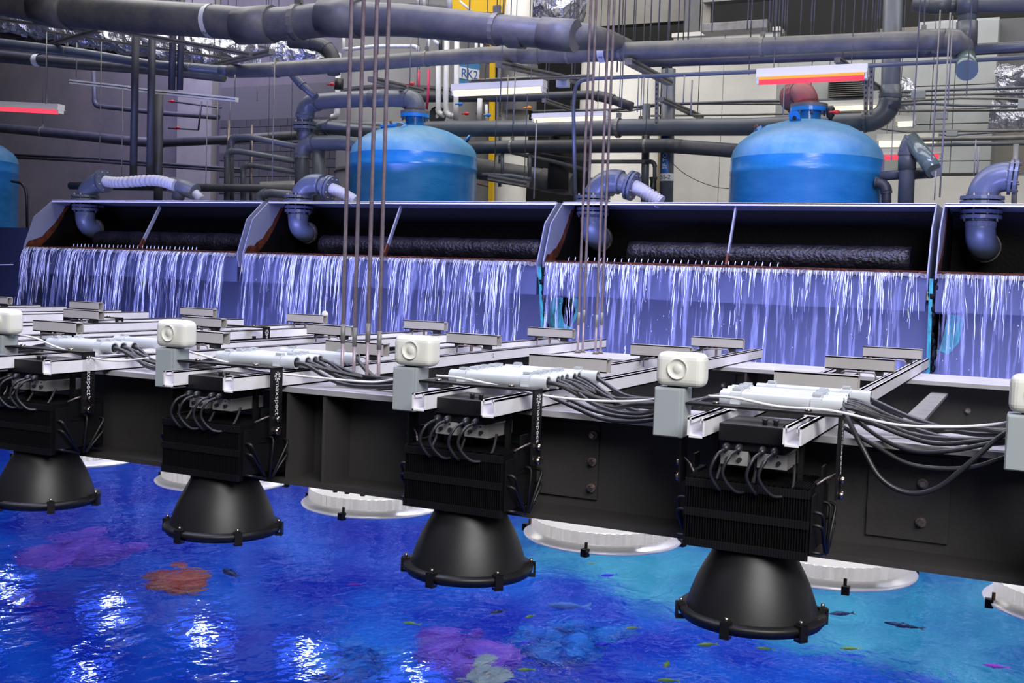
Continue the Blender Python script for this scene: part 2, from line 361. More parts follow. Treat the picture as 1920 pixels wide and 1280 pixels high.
def bolts(parent, p, d, R, k, s=.012, L=.05, mt='steel', name='bolt'):
    p = Vector(p); d = Vector(d).normalized(); x = d.orthogonal().normalized(); y = d.cross(x)
    for j in range(k):
        a = 2*pi*(j+.5)/k; c = p+(x*cos(a)+y*sin(a))*R; MB().tube([c-d*L, c+d*L], s, 6).build(name, mt, parent)
def flange(parent, p, d, R, r, th, mt, k=8, gap=.018):
    d = Vector(d).normalized(); p = Vector(p)
    for sgn in (-1, 1): MB().ring(p+d*sgn*(th/2+gap/2), d, R, r*.9, th, 24).build('flange', mt, parent)
    bolts(parent, p, d, (R+r)/2*1.03, k, R*.06, th*1.5+gap)

# ------------------------------------------------------------------ ROOM SHELL
def struct(name, mb, mt, parent=None): return tag(mb.build(name, mt, parent), kind='structure')
struct('floor', box((-34, 14.8, -.2), (14, 34, .3)), 'concrete')
struct('ceiling', box((-34, -6, 13), (14, 34, 13.3)), 'dark')
struct('wall_back', box((-34, 27.5, .3), (14, 27.8, 13)), 'dark')
struct('wall_left', box((-34.3, -6, -4), (-34, 34, 13)), 'concrete')
# pool basin
basin = struct('trim_1', box((-24, 13.45, -4.2), (9, 13.7, .0)), 'reef_wall')
struct('trim_2', box((-24.3, -6, -4.2), (-24, 13.7, .3)), 'reef_wall')
struct('trim_3', box((9, -6, -4.2), (9.3, 13.7, .3)), 'reef_wall')
def pool_floor():
    mb = MB(); nx, ny = 90, 60; rnd = random.Random(3)
    from mathutils import noise
    vs = []
    for j in range(ny+1):
        for i in range(nx+1):
            x = -24+33*i/nx; y = -5+18.5*j/ny
            h = noise.noise(V(x*.45, y*.45, 0))*.9+noise.noise(V(x*1.4, y*1.4, 3))*.3
            vs.append((x, y, -3.1+max(h, -.4)))
    fs = [(j*(nx+1)+i, j*(nx+1)+i+1, (j+1)*(nx+1)+i+1, (j+1)*(nx+1)+i) for j in range(ny) for i in range(nx)]
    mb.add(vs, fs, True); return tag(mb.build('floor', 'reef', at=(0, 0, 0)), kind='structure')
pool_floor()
pw = MB(); pw.add([(-24, -5, 0), (9, -5, 0), (9, 13.45, 0), (-24, 13.45, 0)], [(0, 1, 2, 3)])
tag(pw.build('pool_water', 'water', at=(0, 0, 0)), 'rippling deep blue water filling the open pool under the lamps', 'water', kind='stuff')

# ------------------------------------------------------------------ BEAMS
ZB = 1.57
def ibeam(name, label, yf, yb, x0, x1, zt, zb, stiff, boltsx):
    th = .022; yc = (yf+yb)/2
    o = empty(name, ((x0+x1)/2, yc, zb), label, 'steel beam')
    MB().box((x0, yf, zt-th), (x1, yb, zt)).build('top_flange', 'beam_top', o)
    MB().box((x0, yf, zb), (x1, yb, zb+th)).build('bottom_flange', 'beam_paint', o)
    MB().box((x0, yc-.007, zb+th), (x1, yc+.007, zt-th)).build('web', 'beam_paint', o)
    for x in stiff: MB().box((x-.007, yf+.01, zb+th), (x+.007, yc-.007, zt-th)).build('stiffener', 'beam_paint', o)
    for (x, xs, zs) in boltsx:
        MB().box((x-.13, yc-.02, zb+.06), (x+.13, yc-.007, zt-.06)).build('splice_plate', 'beam_paint', o)
        for bx in xs:
            for bz in zs:
                b = MB().tube([(bx, yc-.021, bz), (bx, yc-.033, bz)], .017, 12); b.build('washer', 'steel', o)
                MB().tube([(bx, yc-.033, bz), (bx, yc-.05, bz)], .010, 6).build('bolt', 'chrome', o)
    return o
ibeam('steel_beam', 'long dark I beam running across the pool behind the black lamps', 3.73, 4.13, -9.5, 2.2, ZB, 1.165,
      (-2.80, -2.62, -5.4, -5.2), [(-1.62, (-1.51,), (1.27, 1.37, 1.47)), (-.38, (-.335,), (1.29, 1.42))])
ibeam('steel_beam', 'second I beam farther over the pool below the falling water', 6.40, 6.95, -13.5, 3.5, ZB, 1.165,
      (-1.55,), [(-1.8, (-1.93, -1.74), (1.44, 1.3)), (-.5, (-.36,), (1.40,))])
# flat brace between the two beams at the right
tag(MB().beam(PZ(1762, 738, 1.50), PZ(1690, 812, 1.50), .085, .015).build('flat_brace', 'galv'), 'short sloping flat bar bracing the two beams at right', 'brace')

# ------------------------------------------------------------------ RAILS and CROSS CHANNELS
def channel(p0, p1, w_, h_, mt, open_up=True, t=.006):
    """C channel with lips along Y (open up) or along X (open to -y side = closed box look)"""
    mb = MB(); (x0, y0, z0), (x1, y1, z1) = p0, p1
    if open_up:
        a, b = x0-w_/2, x0+w_/2
        mb.box((a, y0, z0), (b, y1, z0+t)); mb.box((a, y0, z0), (a+t, y1, z0+h_)); mb.box((b-t, y0, z0), (b, y1, z0+h_))
        mb.box((a, y0, z0+h_-t), (a+.015, y1, z0+h_)); mb.box((b-.015, y0, z0+h_-t), (b, y1, z0+h_))
        mb.box((a+.012, y0, z0+h_-.016), (a+.015, y1, z0+h_)); mb.box((b-.015, y0, z0+h_-.016), (b-.012, y1, z0+h_))
    else:                                    # along X, slot down
        a, b = y0-w_/2, y0+w_/2
        mb.box((x0, a, z0+h_-t), (x1, b, z0+h_)); mb.box((x0, a, z0), (x1, a+t, z0+h_)); mb.box((x0, b-t, z0), (x1, b, z0+h_))
        mb.box((x0, a, z0), (x1, a+.018, z0+t)); mb.box((x0, b-.018, z0), (x1, b, z0+t))
    return mb
XS = [-.672, -1.705, -2.83, -3.80, -4.82, -5.88, -7.08, -8.12]          # right-hand rail of every pair
NAMES = ['rightmost', 'second from right', 'third from right', 'fourth from right', 'fifth from right', 'sixth from right', 'seventh from right', 'leftmost visible']
XLEFT = [-.972, -1.98, -3.13, -4.12, -5.13, -6.2, -7.4, -8.45]
YEND = [7.42, 7.36, 7.42, 7.12, 7.14, 7.2, 7.4, 7.45]
for i, (xr, xl, ye) in enumerate(zip(XS, XLEFT, YEND)):
    for x, sd in ((xr, 'right'), (xl, 'left')):
        o = channel((x, 3.40, ZB), (x, ye, ZB), .056, .062, 'fibreglass').build('channel_rail', 'fibreglass', at=(x, 3.4, ZB))
        tag(o, f'pale slotted rail over both beams, {sd} rail of the {NAMES[i]} pair', 'rail', 'channel rails laid across the beams')
        if sd == 'right':
            num = {0: '', 1: '', 2: '12', 3: '8', 4: '', 5: 'C', 6: '3'}.get(i, '')
            if num:
                yy = {'12': 5.62, '8': 6.55, 'C': 5.5, '3': 5.1}[num]
                lettering(num, (x+.0285, yy, ZB+.034), (0, 1, 0), (0, 0, 1), .035, 'skimmer', o)
for i, (xr, ye) in enumerate(zip(XS, YEND)):
    ys = [(4.5, 'nearest'), (5.68, 'middle'), (6.83, 'farthest')]
    for y, nm in ys:
        x1 = xr+.03+random.uniform(-.01, .02); x0 = x1-.325
        if i == 1 and y == 4.5: x0 -= .04
        o = channel((x0, y, ZB+.085), (x1, y, ZB+.085), .06, .062, 'strut_box', False).build('cross_channel', 'strut_box')
        tag(o, f'short grey cross channel over the {NAMES[i]} rail pair, {nm} of its three', 'channel', 'grey cross channels over the rails')
        for k, xx in enumerate((x0+.07, x1-.07)):
            MB().cbox((xx, y, ZB+.074), .035, .05, .022).build('spacer', 'rubber', o)
        MB().tube(fillet([(x0+.08, y-.045, ZB+.03), (x0+.08, y-.045, ZB+.078), (x1-.08, y-.045, ZB+.078), (x1-.08, y-.045, ZB+.03)], .02)[0], .004, 6).build('clip', 'steel', o)
        MB().tube([(x0+.16, y-.02, ZB+.02), (x0+.16, y-.02, ZB+.09)], .008, 6).build('bolt', 'steel', o)

# ------------------------------------------------------------------ BLACK HIGH-BAY LAMPS
def black_lamp():
    """prototype with rim centre at the origin (x=0,y=0,z=0); world rim z = .985"""
    t = empty('pendant_lamp', (0, 0, 0))
    rim = MB().lathe([(.205, .012), (.236, .008), (.239, 0), (.237, -.010), (.230, -.014), (.227, -.024), (.218, -.024)], n=56); rim.build('rim', 'black_satin', t)
    MB().lathe([(.213, .010), (.209, .025), (.198, .06), (.183, .10), (.165, .138), (.148, .168), (.134, .195), (.128, .23), (.0, .23)], n=56).build('reflector', 'black_satin', t)
    MB().lathe([(.0, .20), (.06, .19), (.13, .12), (.2, .02), (.21, -.012)], n=40).build('reflector_inside', 'alu', t)
    MB().disc((0, 0, -.014), (0, 0, -1), .216, 40).build('glass', 'led_glass', t)
    MB().cbox((0, 0, -.017), .09, .09, .004).build('led', 'led', t)
    for k in range(6):
        a = 2*pi*k/6-1.676; x, y = cos(a), sin(a); b = MB()
        q = V(x*.233, y*.233, 0); tv = V(-y, x, 0)*.015
        for (r0, r1, z0, z1) in ((.218, .246, .008, .018), (.240, .248, -.028, .018), (.218, .248, -.034, -.026)):
            b.add([V(x*r0, y*r0, z0)-tv, V(x*r1, y*r1, z0)-tv, V(x*r1, y*r1, z0)+tv, V(x*r0, y*r0, z0)+tv, V(x*r0, y*r0, z1)-tv, V(x*r1, y*r1, z1)-tv, V(x*r1, y*r1, z1)+tv, V(x*r0, y*r0, z1)+tv],
                  [(0,3,2,1),(4,5,6,7),(0,1,5,4),(1,2,6,5),(2,3,7,6),(3,0,4,7)])
        c = b.build('clip', 'black_metal', t)
        MB().tube([(x*.231, y*.231, .018), (x*.231, y*.231, .032)], .006, 8).build('screw', 'chrome', c)
    # heat sink block
    z0, z1, y0, y1, hw = .222, .442, -.15, .15, .198
    MB().box((-hw+.004, y0+.012, z0+.01), (hw-.004, y1-.01, z1-.025)).build('core', 'black_fin', t)
    fins = MB(); n = 46
    for k in range(n):
        x = -hw+.006+(2*hw-.012)*k/(n-1); fins.box((x-.0013, y0, z0), (x+.0013, y0+.03, z1)); fins.box((x-.0013, y0, z1-.03), (x+.0013, y1, z1))
        fins.box((x-.0013, y1-.03, z0), (x+.0013, y1, z1))
    fins.build('fins', 'black_fin', t)['kind'] = 'stuff'
    for zz in (z0, (z0+z1)/2-.012, z1-.028):
        b = MB().box((-hw, y0-.002, zz), (hw, y0+.004, zz+.026))
        for k in range(n): x = -hw+.006+(2*hw-.012)*k/(n-1); b.box((x-.0018, y0-.005, zz), (x+.0018, y0, zz+.026))
        b.build('fin_band', 'black_metal', t)
    for s in (-1, 1):
        MB().box((s*hw if s > 0 else -hw-.006, y0+.02, z0+.02), (hw+.006 if s > 0 else -hw, y1-.02, z1-.02)).build('side_plate', 'black_metal', t)
        tip = V(s*(hw+.035), .0, z0-.008)
        for (yy, zz) in ((-.12, .37), (-.12, .33), (-.12, .245), (.12, .36), (.12, .31), (.02, .38)):
            pts = fillet([(s*hw, yy, zz), (s*(hw+.035), yy, zz), (s*(hw+.03), yy*.15, z0-.004)], .02)[0]
            MB().tube(pts, .0055, 8).build('heat_pipe', 'black_satin', t)
        MB().box((s*(hw-.01)-.02*(s < 0), -.05, z1-.08), (s*(hw-.01)+.02*(s > 0)+.0, .06, z1+.01)).build('hinge_block', 'black_metal', t)
    # bracket
    b = MB(); zt = .668; xl = .258
    b.box((-xl, -.035, zt-.008), (xl, .035, zt))
    for s in (-1, 1): b.box((s*xl-.008*(s > 0), -.035, .40), (s*xl+.008*(s < 0), .035, zt-.004))
    b.build('bracket', 'black_metal', t)
    for s in (-1, 1):
        for zz, rr in ((.46, .011), (.412, .015)):
            MB().tube([(s*xl, 0, zz), (s*(xl+.016), 0, zz)], rr, 10).build('bolt', 'chrome', t)
        MB().box((s*(xl-.05)-.003, -.03, .38), (s*(xl-.05)+.003, .03, .50)).build('side_arm', 'black_metal', t)
        MB().tube([(s*(hw), -.06, z1+.005), (s*(hw+.02), -.03, z1+.02), (s*(xl-.01), 0, z1+.035)], .004, 6).build('tether', 'steel', t)
    lettering('maxspect', (xl+.001, 0, .545), (0, 0, -1), (0, 1, 0), .036, 'white_label', t)
    # aperture mark above the word
    b = MB()
    for k in range(8):
        a = 2*pi*k/8; c = V(xl+.0015, 0, .632)
        p = [c+V(0, cos(a+o_)*r_, sin(a+o_)*r_) for o_, r_ in ((0, .007), (.55, .019), (.95, .019), (.5, .007))]
        b.add(p, [(0, 1, 2, 3), (3, 2, 1, 0)])
    b.build('emblem', 'white_label', t)
    for x in (-.15, .15): MB().tube([(x, 0, zt), (x, 0, zt+.008)], .012, 8).build('bolt', 'chrome', t)
    # driver box and glands
    MB().rbox((-.105, -.12, .565), (.105, .12, .622), .004).build('driver_box', 'black_metal', t)
    MB().rbox((-.10, -.10, .535), (.10, .11, .566), .003).build('driver_lid', 'black_metal', t)
    for x in (.03, .065): MB().tube([(x, -.07, .62), (x, -.07, .634), (x, -.07, .64)], [.008, .008, .013], 8).build('knob', 'rubber', t)
    gl = [(-.075, -.03), (-.035, .045), (.04, -.03), (.078, .055)]
    for k, (x, dx) in enumerate(gl):
        MB().tube([(x, -.12, .55), (x, -.135, .548), (x, -.15, .54)], [.012, .013, .008], 10).build('cable_gland', 'rubber', t)
        e = V(x+dx*.9, -.06, .50)
        pts = [V(x, -.148, .543), V(x-.015, -.19, .525), V(x-.03, -.20, .47), V(x+dx*.2, -.17, .415), V(x+dx, -.12, .43), e]
        sm = []
        for i in range(len(pts)-1):
            p0 = pts[max(i-1, 0)]; p1 = pts[i]; p2 = pts[i+1]; p3 = pts[min(i+2, len(pts)-1)]
            for q in range(5):
                u = q/5; sm.append(.5*((2*p1)+(-p0+p2)*u+(2*p0-5*p1+4*p2-p3)*u*u+(-p0+3*p1-3*p2+p3)*u**3))
        sm.append(pts[-1]); MB().tube(sm, .0055, 8).build('cable', 'rubber', t)
    for x0, x1 in ((-.10, -.012), (.018, .112)):
        g = MB().box((x0, -.10, .488), (x1, .10, .534)).build('power_supply', 'driver_grey', t)
        for x in (x0+.025, x1-.025):
            MB().tube([(x, -.10, .508), (x, -.112, .508)], .007, 8).build('knob', 'rubber', g)
        for x in (x0+.012, x1-.03): MB().cbox((x, -.101, .527), .006, .003, .006).build('screw', 'rubber', g)
    for x in (-.15, -.02, .13): MB().box((x-.008, .02, .43), (x+.008, .04, .60)).build('upright', 'black_metal', t)
    return t
ZR = .993
proto = black_lamp()
BL = [(-.815, 'big black pendant lamp hanging right of centre, nearest whole one'), (-1.865, 'black pendant lamp hanging in front of the beam, near the picture centre'),
      (-3.01, 'black pendant lamp hanging left of centre, second whole one from left'), (-4.03, 'leftmost black pendant lamp, its finned body cut by the left edge'),
      (.26, 'black pendant lamp mostly cut off by the right edge')]
first = True
for x, lb in BL:
    o = proto if first else copy_tree(proto); first = False
    o.location = (x, 3.6, ZR); tag(o, lb, 'lamp', 'black pendant lamps along the near beam')
for k, x in enumerate((-4.9, -6.2, -7.4)):
    o = copy_tree(proto); o.location = (x, 5.95, ZR)
    tag(o, 'black pendant lamp behind the near beam, seen only mirrored in the pool', 'lamp', 'black lamps hidden behind the near beam')

# ------------------------------------------------------------------ SILVER LAMPS
def silver_lamp():
    t = empty('reflector_lamp', (0, 0, 0))
    MB().lathe([(.30, -.004), (.322, -.008), (.326, 0), (.318, .006), (.295, .016), (.286, .022)], n=64).build('rim', 'alu_rim', t)
    n = 110; b = MB(); vs = []
    for z in (.022, .068):
        for j in range(n): r = .288+(.006 if j % 2 else -.004); a = 2*pi*j/n; vs.append(V(r*cos(a), r*sin(a), z))
    b.add(vs, [(j, (j+1) % n, n+(j+1) % n, n+j) for j in range(n)]); b.build('ribbed_band', 'alu_band', t)
    MB().lathe([(.289, .068), (.284, .074), (.262, .104), (.225, .142), (.165, .19), (.11, .24), (.10, .30), (0, .30)], n=56).build('dome', 'alu_glow', t)
    MB().tube([(0, 0, .3), (0, 0, .44)], .085, 20).build('housing', 'black_metal', t)
    MB().tube([(0, 0, .44), (0, 0, .585)], .012, 8).build('stem', 'steel', t)
    MB().disc((0, 0, -.002), (0, 0, -1), .272, 48).build('glass', 'led_glass', t)
    MB().disc((0, 0, .004), (0, 0, 1), .295, 48).build('light_blocker', 'fix_white', t)  # opaque disc added to keep the blue glass from lighting the dome
    MB().cbox((0, 0, -.006), .12, .12, .004).build('led', 'led', t)
    for k in range(4):
        a = 2*pi*k/4-1.2; x, y = cos(a), sin(a); c = MB().cbox((x*.326, y*.326, -.002), .026, .026, .03).build('clip', 'black_metal', t)
        MB().tube([(x*.312, y*.312, .01), (x*.312, y*.312, .035)], .006, 8).build('screw', 'rust', c)
    return t
ps = silver_lamp()
SL = [(-.69, 4.26, 'silver ribbed reflector lamp showing right of the large black pendant lamp'), (-1.59, 4.26, 'silver ribbed reflector lamp under the beam between the two largest black lamps'),
      (-2.70, 4.26, 'silver ribbed reflector lamp under the beam left of the central black lamp'), (-3.60, 4.30, 'silver ribbed reflector lamp half hidden behind the second whole black lamp'),
      (-4.62, 4.34, 'silver ribbed reflector lamp showing right of the leftmost black lamp'), (-5.60, 4.36, 'silver reflector lamp barely showing at the left edge behind a black lamp'),
      (.18, 4.2, 'silver ribbed reflector lamp cut by the right edge')]
for i, (x, y, lb) in enumerate(SL):
    o = ps if i == 0 else copy_tree(ps); o.location = (x, y, 1.012); tag(o, lb, 'lamp', 'silver reflector lamps behind the near beam')
    if i: o.rotation_euler.z = random.uniform(-.3, .3)
    pl = bpy.data.lights.new('dome_fill_light', 'POINT'); pl.energy = 7; pl.color = (1, .98, .97); pl.shadow_soft_size = .06  # point light added inside the dome to make its shell glow
    po = bpy.data.objects.new('dome_fill_light', pl); C.objects.link(po); po.location = (x, y, 1.10)
for k, x in enumerate((-8.5, -7.2, -6.15, -5.1, -4.12)):
    o = copy_tree(ps); o.location = (x, 7.15, 1.012)
    tag(o, 'silver reflector lamp beyond the rear beam, seen only as a glowing reflection', 'lamp', 'silver lamps hidden behind the rear beam')

# ------------------------------------------------------------------ SIREN HEADS ON GREY POSTS
def horn():
    t = empty('warning_horn', (0, 0, 0))
    MB().rbox((-.108, 0, -.02), (-.004, .09, .145), .005).build('post_box', 'post_grey', t)
    MB().rbox((-.104, -.004, -.016), (-.018, .002, .139), .002).build('cover_plate', 'post_grey', t)
    MB().box((-.07, .02, .145), (-.03, .07, .158)).build('neck', 'black_metal', t)
    MB().rbox((-.106, -.012, .150), (.060, .072, .264), .034, 6).build('head', 'horn_plastic', t)
    pr = [(.033, -.001), (.031, .003), (.026, .007), (.018, .010), (.016, .006), (0, .006)]
    n = 32; vs = []; c = V(-.027, -.012, .210)
    for r, h in [(.034, 0)]+pr:
        for j in range(n): a = 2*pi*j/n; vs.append(c+V(r*cos(a), -.003+h*.9-.004, r*sin(a)))
    MB().add(vs, [(i*n+j, (i+1)*n+j, (i+1)*n+(j+1) % n, i*n+(j+1) % n) for i in range(len(pr)) for j in range(n)], True).build('dial', 'horn_plastic', t)
    MB().box((-.026, .05, .145), (-.008, .065, .16)).build('tab', 'post_grey', t)
    MB().tube([(-.004, .06, .04), (.014, .06, .04)], .014, 12).build('knob', 'horn_plastic', t)
    return t
hp = horn()
HX = [(-1.055, 'white rounded horn head on grey post beside the large right lamp'), (-2.075, 'white rounded horn head on grey post at the picture centre'),
      (-3.235, 'white rounded horn head on grey post left of centre, third from right edge'), (-4.25, 'white rounded horn head cut by the left edge'),
      (.022, 'white rounded horn head and grey box cut by the right edge')]
for i, (x, lb) in enumerate(HX):
    o = hp if i == 0 else copy_tree(hp); o.location = (x, 3.55, 1.562); tag(o, lb, 'horn', 'white horn heads on grey posts')
# tiny round white cap seen beyond
tag(MB().ball(PY(609, 590, 7.0), .03, 14, (1, .5, 1)).build('round_white_cap', 'horn_plastic'), 'tiny round white cap peeking over a far cross channel', 'white_cap')

# ------------------------------------------------------------------ CONDUIT SLEEVES (cables pass through)
CONN = {}
NM5 = ['large right lamp', 'central lamp', 'second whole lamp from left', 'leftmost lamp']
for mi, (x, lb) in enumerate(BL[:4]):
    cnt = (5, 6, 4, 3)[mi]; xl, xr_ = x-.185, x+.225; ys = [3.78+.056*k for k in range(cnt)]+[4.16]
    ordn = ['first (front)', 'second', 'third', 'fourth', 'fifth', 'sixth']
    for k, y in enumerate(ys):
        last = k == len(ys)-1; dx = (.04*random.uniform(-.4, .4)) if not last else .04
        z = ZB+.062+.034; b = MB(); x0, x1 = xl+dx, xr_+dx
        b.tube([(x0, y, z), (x1, y, z)], .0255, 20, caps=False); b.tube([(x1, y, z), (x0, y, z)], .021, 20, caps=False)
        b.ring((x1, y, z), (1, 0, 0), .0255, .021, .001, 20); b.ring((x0, y, z), (1, 0, 0), .0255, .021, .001, 20)
        o = b.build('conduit_sleeve', 'conduit_grey')
        tag(o, f'grey conduit sleeve over the {NM5[mi]}, ' + ('apart at the back' if last else f'{ordn[k]} of its row'), 'conduit', 'conduit sleeves above the lamps')
        for xx in (x0+.055, x1-.085):
            s = MB().ring((xx, y, z), (1, 0, 0), .030, .0255, .035, 20); s.box((xx-.017, y-.029, z-.034), (xx+.017, y-.020, z+.004)); s.box((xx-.017, y+.020, z-.034), (xx+.017, y+.029, z+.004))
            s.box((xx-.014, y-.014, z+.028), (xx+.014, y+.014, z+.036)); s.build('saddle_clip', 'conduit_grey', o)
        CONN[(mi, k)] = ((x0, y, z), (x1, y, z))
    for xx in (xl+.05, xr_-.09):
        b = MB().box((xx-.02, 3.72, ZB+.062), (xx+.02, 4.2, ZB+.068)); o = b.build('mounting_strip', 'fibreglass'); tag(o, f'thin pale strip under the conduit sleeves of the {NM5[mi]}, ' + ('left one' if xx < x else 'right one'), 'strip')
if True:
    o = lettering('SOC  XESLAP', V(-2.62, 4.134, ZB+.096), (1, 0, 0), (0, 0, 1), .02, 'black_ink') if False else None

# ------------------------------------------------------------------ CABLES between the lamp stations
def crom(pts, k=7):
    out = []
    for i in range(len(pts)-1):
        p0 = pts[max(i-1, 0)]; p1 = pts[i]; p2 = pts[i+1]; p3 = pts[min(i+2, len(pts)-1)]
        for q in range(k):
            u = q/k; out.append(.5*((2*p1)+(-p0+p2)*u+(2*p0-5*p1+4*p2-p3)*u*u+(-p0+3*p1-3*p2+p3)*u**3))
    out.append(pts[-1]); return out
rn = random.Random(11)
GAP = ['between the large right lamp and the right edge', 'between the central lamp and the large right lamp', 'between the second whole lamp and the central lamp', 'between the leftmost lamp and the second whole lamp', 'left of the leftmost lamp']
def cable_run(xa, xb, n, gi, ya, yb, big=False):
    for k in range(n):
        y0 = ya[k % len(ya)]; y1 = yb[(k*2) % len(yb)]; z = ZB+.096
        ym = 3.74+.22*rn.random()+(.12 if k % 3 == 0 else 0); sag = rn.uniform(.0, .07)
        if ym < 3.80: sag += .03
        L = xb-xa
        a = V(xa-.06, y0, z-.004); b_ = V(xb+.06, y1, z-.004)
        pts = [a, V(xa+.03, y0, z-.003), V(xa+L*.28, (y0+ym)/2, z-.045-sag*.5), V(xa+L*.55, ym, ZB+.016+.011*(k % 4)-(sag if ym < 3.72 else 0)), V(xa+L*.8, (ym+y1)/2, ZB+.04+.01*(k % 3)), V(xb-.04, y1, z-.012), b_]
        o = MB().tube(crom(pts), .0085, 8).build('power_cable', 'rubber')
        tag(o, f'black cable in the bundle {GAP[gi]}', 'cable', f'black cables {GAP[gi]}')
x = lambda i: BL[i][0]
yl = lambda mi: [CONN[(mi, k)][0][1] for k in range((5, 6, 4, 3)[mi]+1)]
cable_run(x(3)+.225, x(2)-.185, 7, 3, yl(3), yl(2)); cable_run(x(2)+.225, x(1)-.185, 10, 2, yl(2), yl(1))
cable_run(x(1)+.225, x(0)-.185, 12, 1, yl(1), yl(0)); cable_run(x(0)+.225, .26-.1, 7, 0, yl(0), [3.8, 3.86, 3.92, 4.0])
cable_run(-5.0, x(3)-.185, 6, 4, yl(3), yl(3))
# drooping loops in front of the beam
def loop(px, Yl, lb, r=.0075, g=None, mt='rubber', nm='power_cable'):
    P = [PY(u, v, Y) for (u, v), Y in zip(px, Yl)]
    return tag(MB().tube(crom(P, 6), r, 8).build(nm, mt), lb, 'cable', g)
loop([(1575, 757), (1592, 790), (1615, 835), (1650, 895), (1700, 923), (1755, 915), (1815, 870), (1870, 822), (1925, 790)], [3.78, 3.72, 3.68, 3.66, 3.66, 3.66, 3.66, 3.68, 3.7], 'black cable hanging in the deepest loop in front of the beam at right', .0085)
loop([(1580, 800), (1640, 835), (1700, 868), (1760, 878), (1820, 876), (1870, 862), (1925, 842)], [3.74, 3.70, 3.68, 3.68, 3.68, 3.68, 3.7], 'black cable drooping shallowly over the beam face at right, lower of two')
loop([(1590, 775), (1650, 820), (1710, 845), (1780, 845), (1850, 832), (1925, 818)], [3.76, 3.72, 3.69, 3.68, 3.68, 3.7], 'black cable drooping shallowly over the beam face at right, upper of two')
loop([(1572, 770), (1640, 795), (1700, 818), (1760, 832), (1840, 826), (1925, 818)], [3.76, 3.72, 3.71, 3.70, 3.70, 3.7], 'black cable crossing the light beam edge at right, lowest on it')
loop([(1030, 742), (1080, 765), (1130, 785), (1190, 790), (1250, 783)], [3.72, 3.70, 3.69, 3.68, 3.66], 'black cable hanging over the beam edge left of the large right lamp')
loop([(1060, 745), (1110, 768), (1160, 780), (1210, 782), (1252, 770)], [3.74, 3.71, 3.70, 3.69, 3.67], 'black cable just above the lowest one left of the large right lamp')
WW = [([(0, 625), (60, 632), (110, 652), (180, 672), (230, 676), (278, 671)], 3.62, 'at the far left'), ([(345, 656), (400, 672), (470, 692), (540, 702), (640, 712), (700, 716), (738, 711)], 3.64, 'left of the central horn'),
      ([(818, 704), (860, 708), (930, 722), (1010, 740), (1100, 750), (1180, 752), (1250, 746)], 3.64, 'left of the large right lamp'), ([(1328, 742), (1380, 746), (1460, 762), (1560, 770), (1680, 796), (1780, 800), (1860, 796), (1925, 785)], 3.62, 'right of the large lamp')]
for px, Y, nm in WW: loop(px, [Y]*len(px), f'thin white wire strung before the conduit sleeves, {nm}', .0045, 'thin white wires', 'wire_white', 'thin_wire')

# ------------------------------------------------------------------ THREADED HANGER RODS OF THE BEAMS
RODS = [(638, 718, 662, 0, 'front left rod'), (663, 722, 686, 0, 'second rod from left'), (687, 728, 710, 0, 'third rod from left'), (710, 722, 731, 0, 'rightmost rod')]
def rodset(P, cz, where, grp, rad):
    for (pt, nm) in P:
        b = pt; t = V(b.x, b.y, 12.9)
        o = empty('hanger_rod', (b.x, b.y, ZB-.0), f'vertical steel rod carrying the {where}, {nm}', 'rod', grp)
        zz = cz+random.uniform(-.02, .02)
        MB().tube([(b.x, b.y, ZB-.06), (b.x, b.y, zz)], rad, 10).build('threaded_rod', 'steel_rod', o)
        MB().tube([(b.x, b.y, zz), t], rad*1.12, 10).build('upper_rod', 'steel_rod', o)
        MB().tube([(b.x, b.y, zz-.04), (b.x, b.y, zz+.04)], rad*1.35, 10).build('coupling_nut', 'galv', o)
        MB().tube([(b.x, b.y, ZB), (b.x, b.y, ZB+.02)], rad*1.9, 6).build('nut', 'galv', o)
        MB().tube([(b.x, b.y, ZB), (b.x, b.y, ZB+.004)], rad*2.8, 14).build('washer', 'rust', o)
A = PZ(638, 719, ZB); 
rodset([(V(-2.675, 3.94, ZB), 'front left of its four'), (V(-2.675, 4.03, ZB), 'back left of its four'), (V(-2.55, 3.94, ZB), 'front right of its four'), (V(-2.55, 4.03, ZB), 'back right of its four')], 1.78, 'near beam', 'rods carrying the near beam', .0078)
rodset([(V(-2.735, 6.72, ZB), 'front left of its four'), (V(-2.735, 6.81, ZB), 'back left of its four'), (V(-2.61, 6.72, ZB), 'front right of its four'), (V(-2.61, 6.81, ZB), 'back right of its four')], 1.80, 'rear beam', 'rods carrying the rear beam', .0078)
for (xx, yy) in ((-2.72, 4.2), (-2.66, 4.12), (-2.58, 4.1)):
    tag(MB().tube([(xx, 3.98, 1.10), (xx, 3.98, 1.17)], .011, 8).build('bolt_end', 'black_metal'), 'dark bolt end poking down below the near beam', 'bolt', 'bolt ends under the near beam')

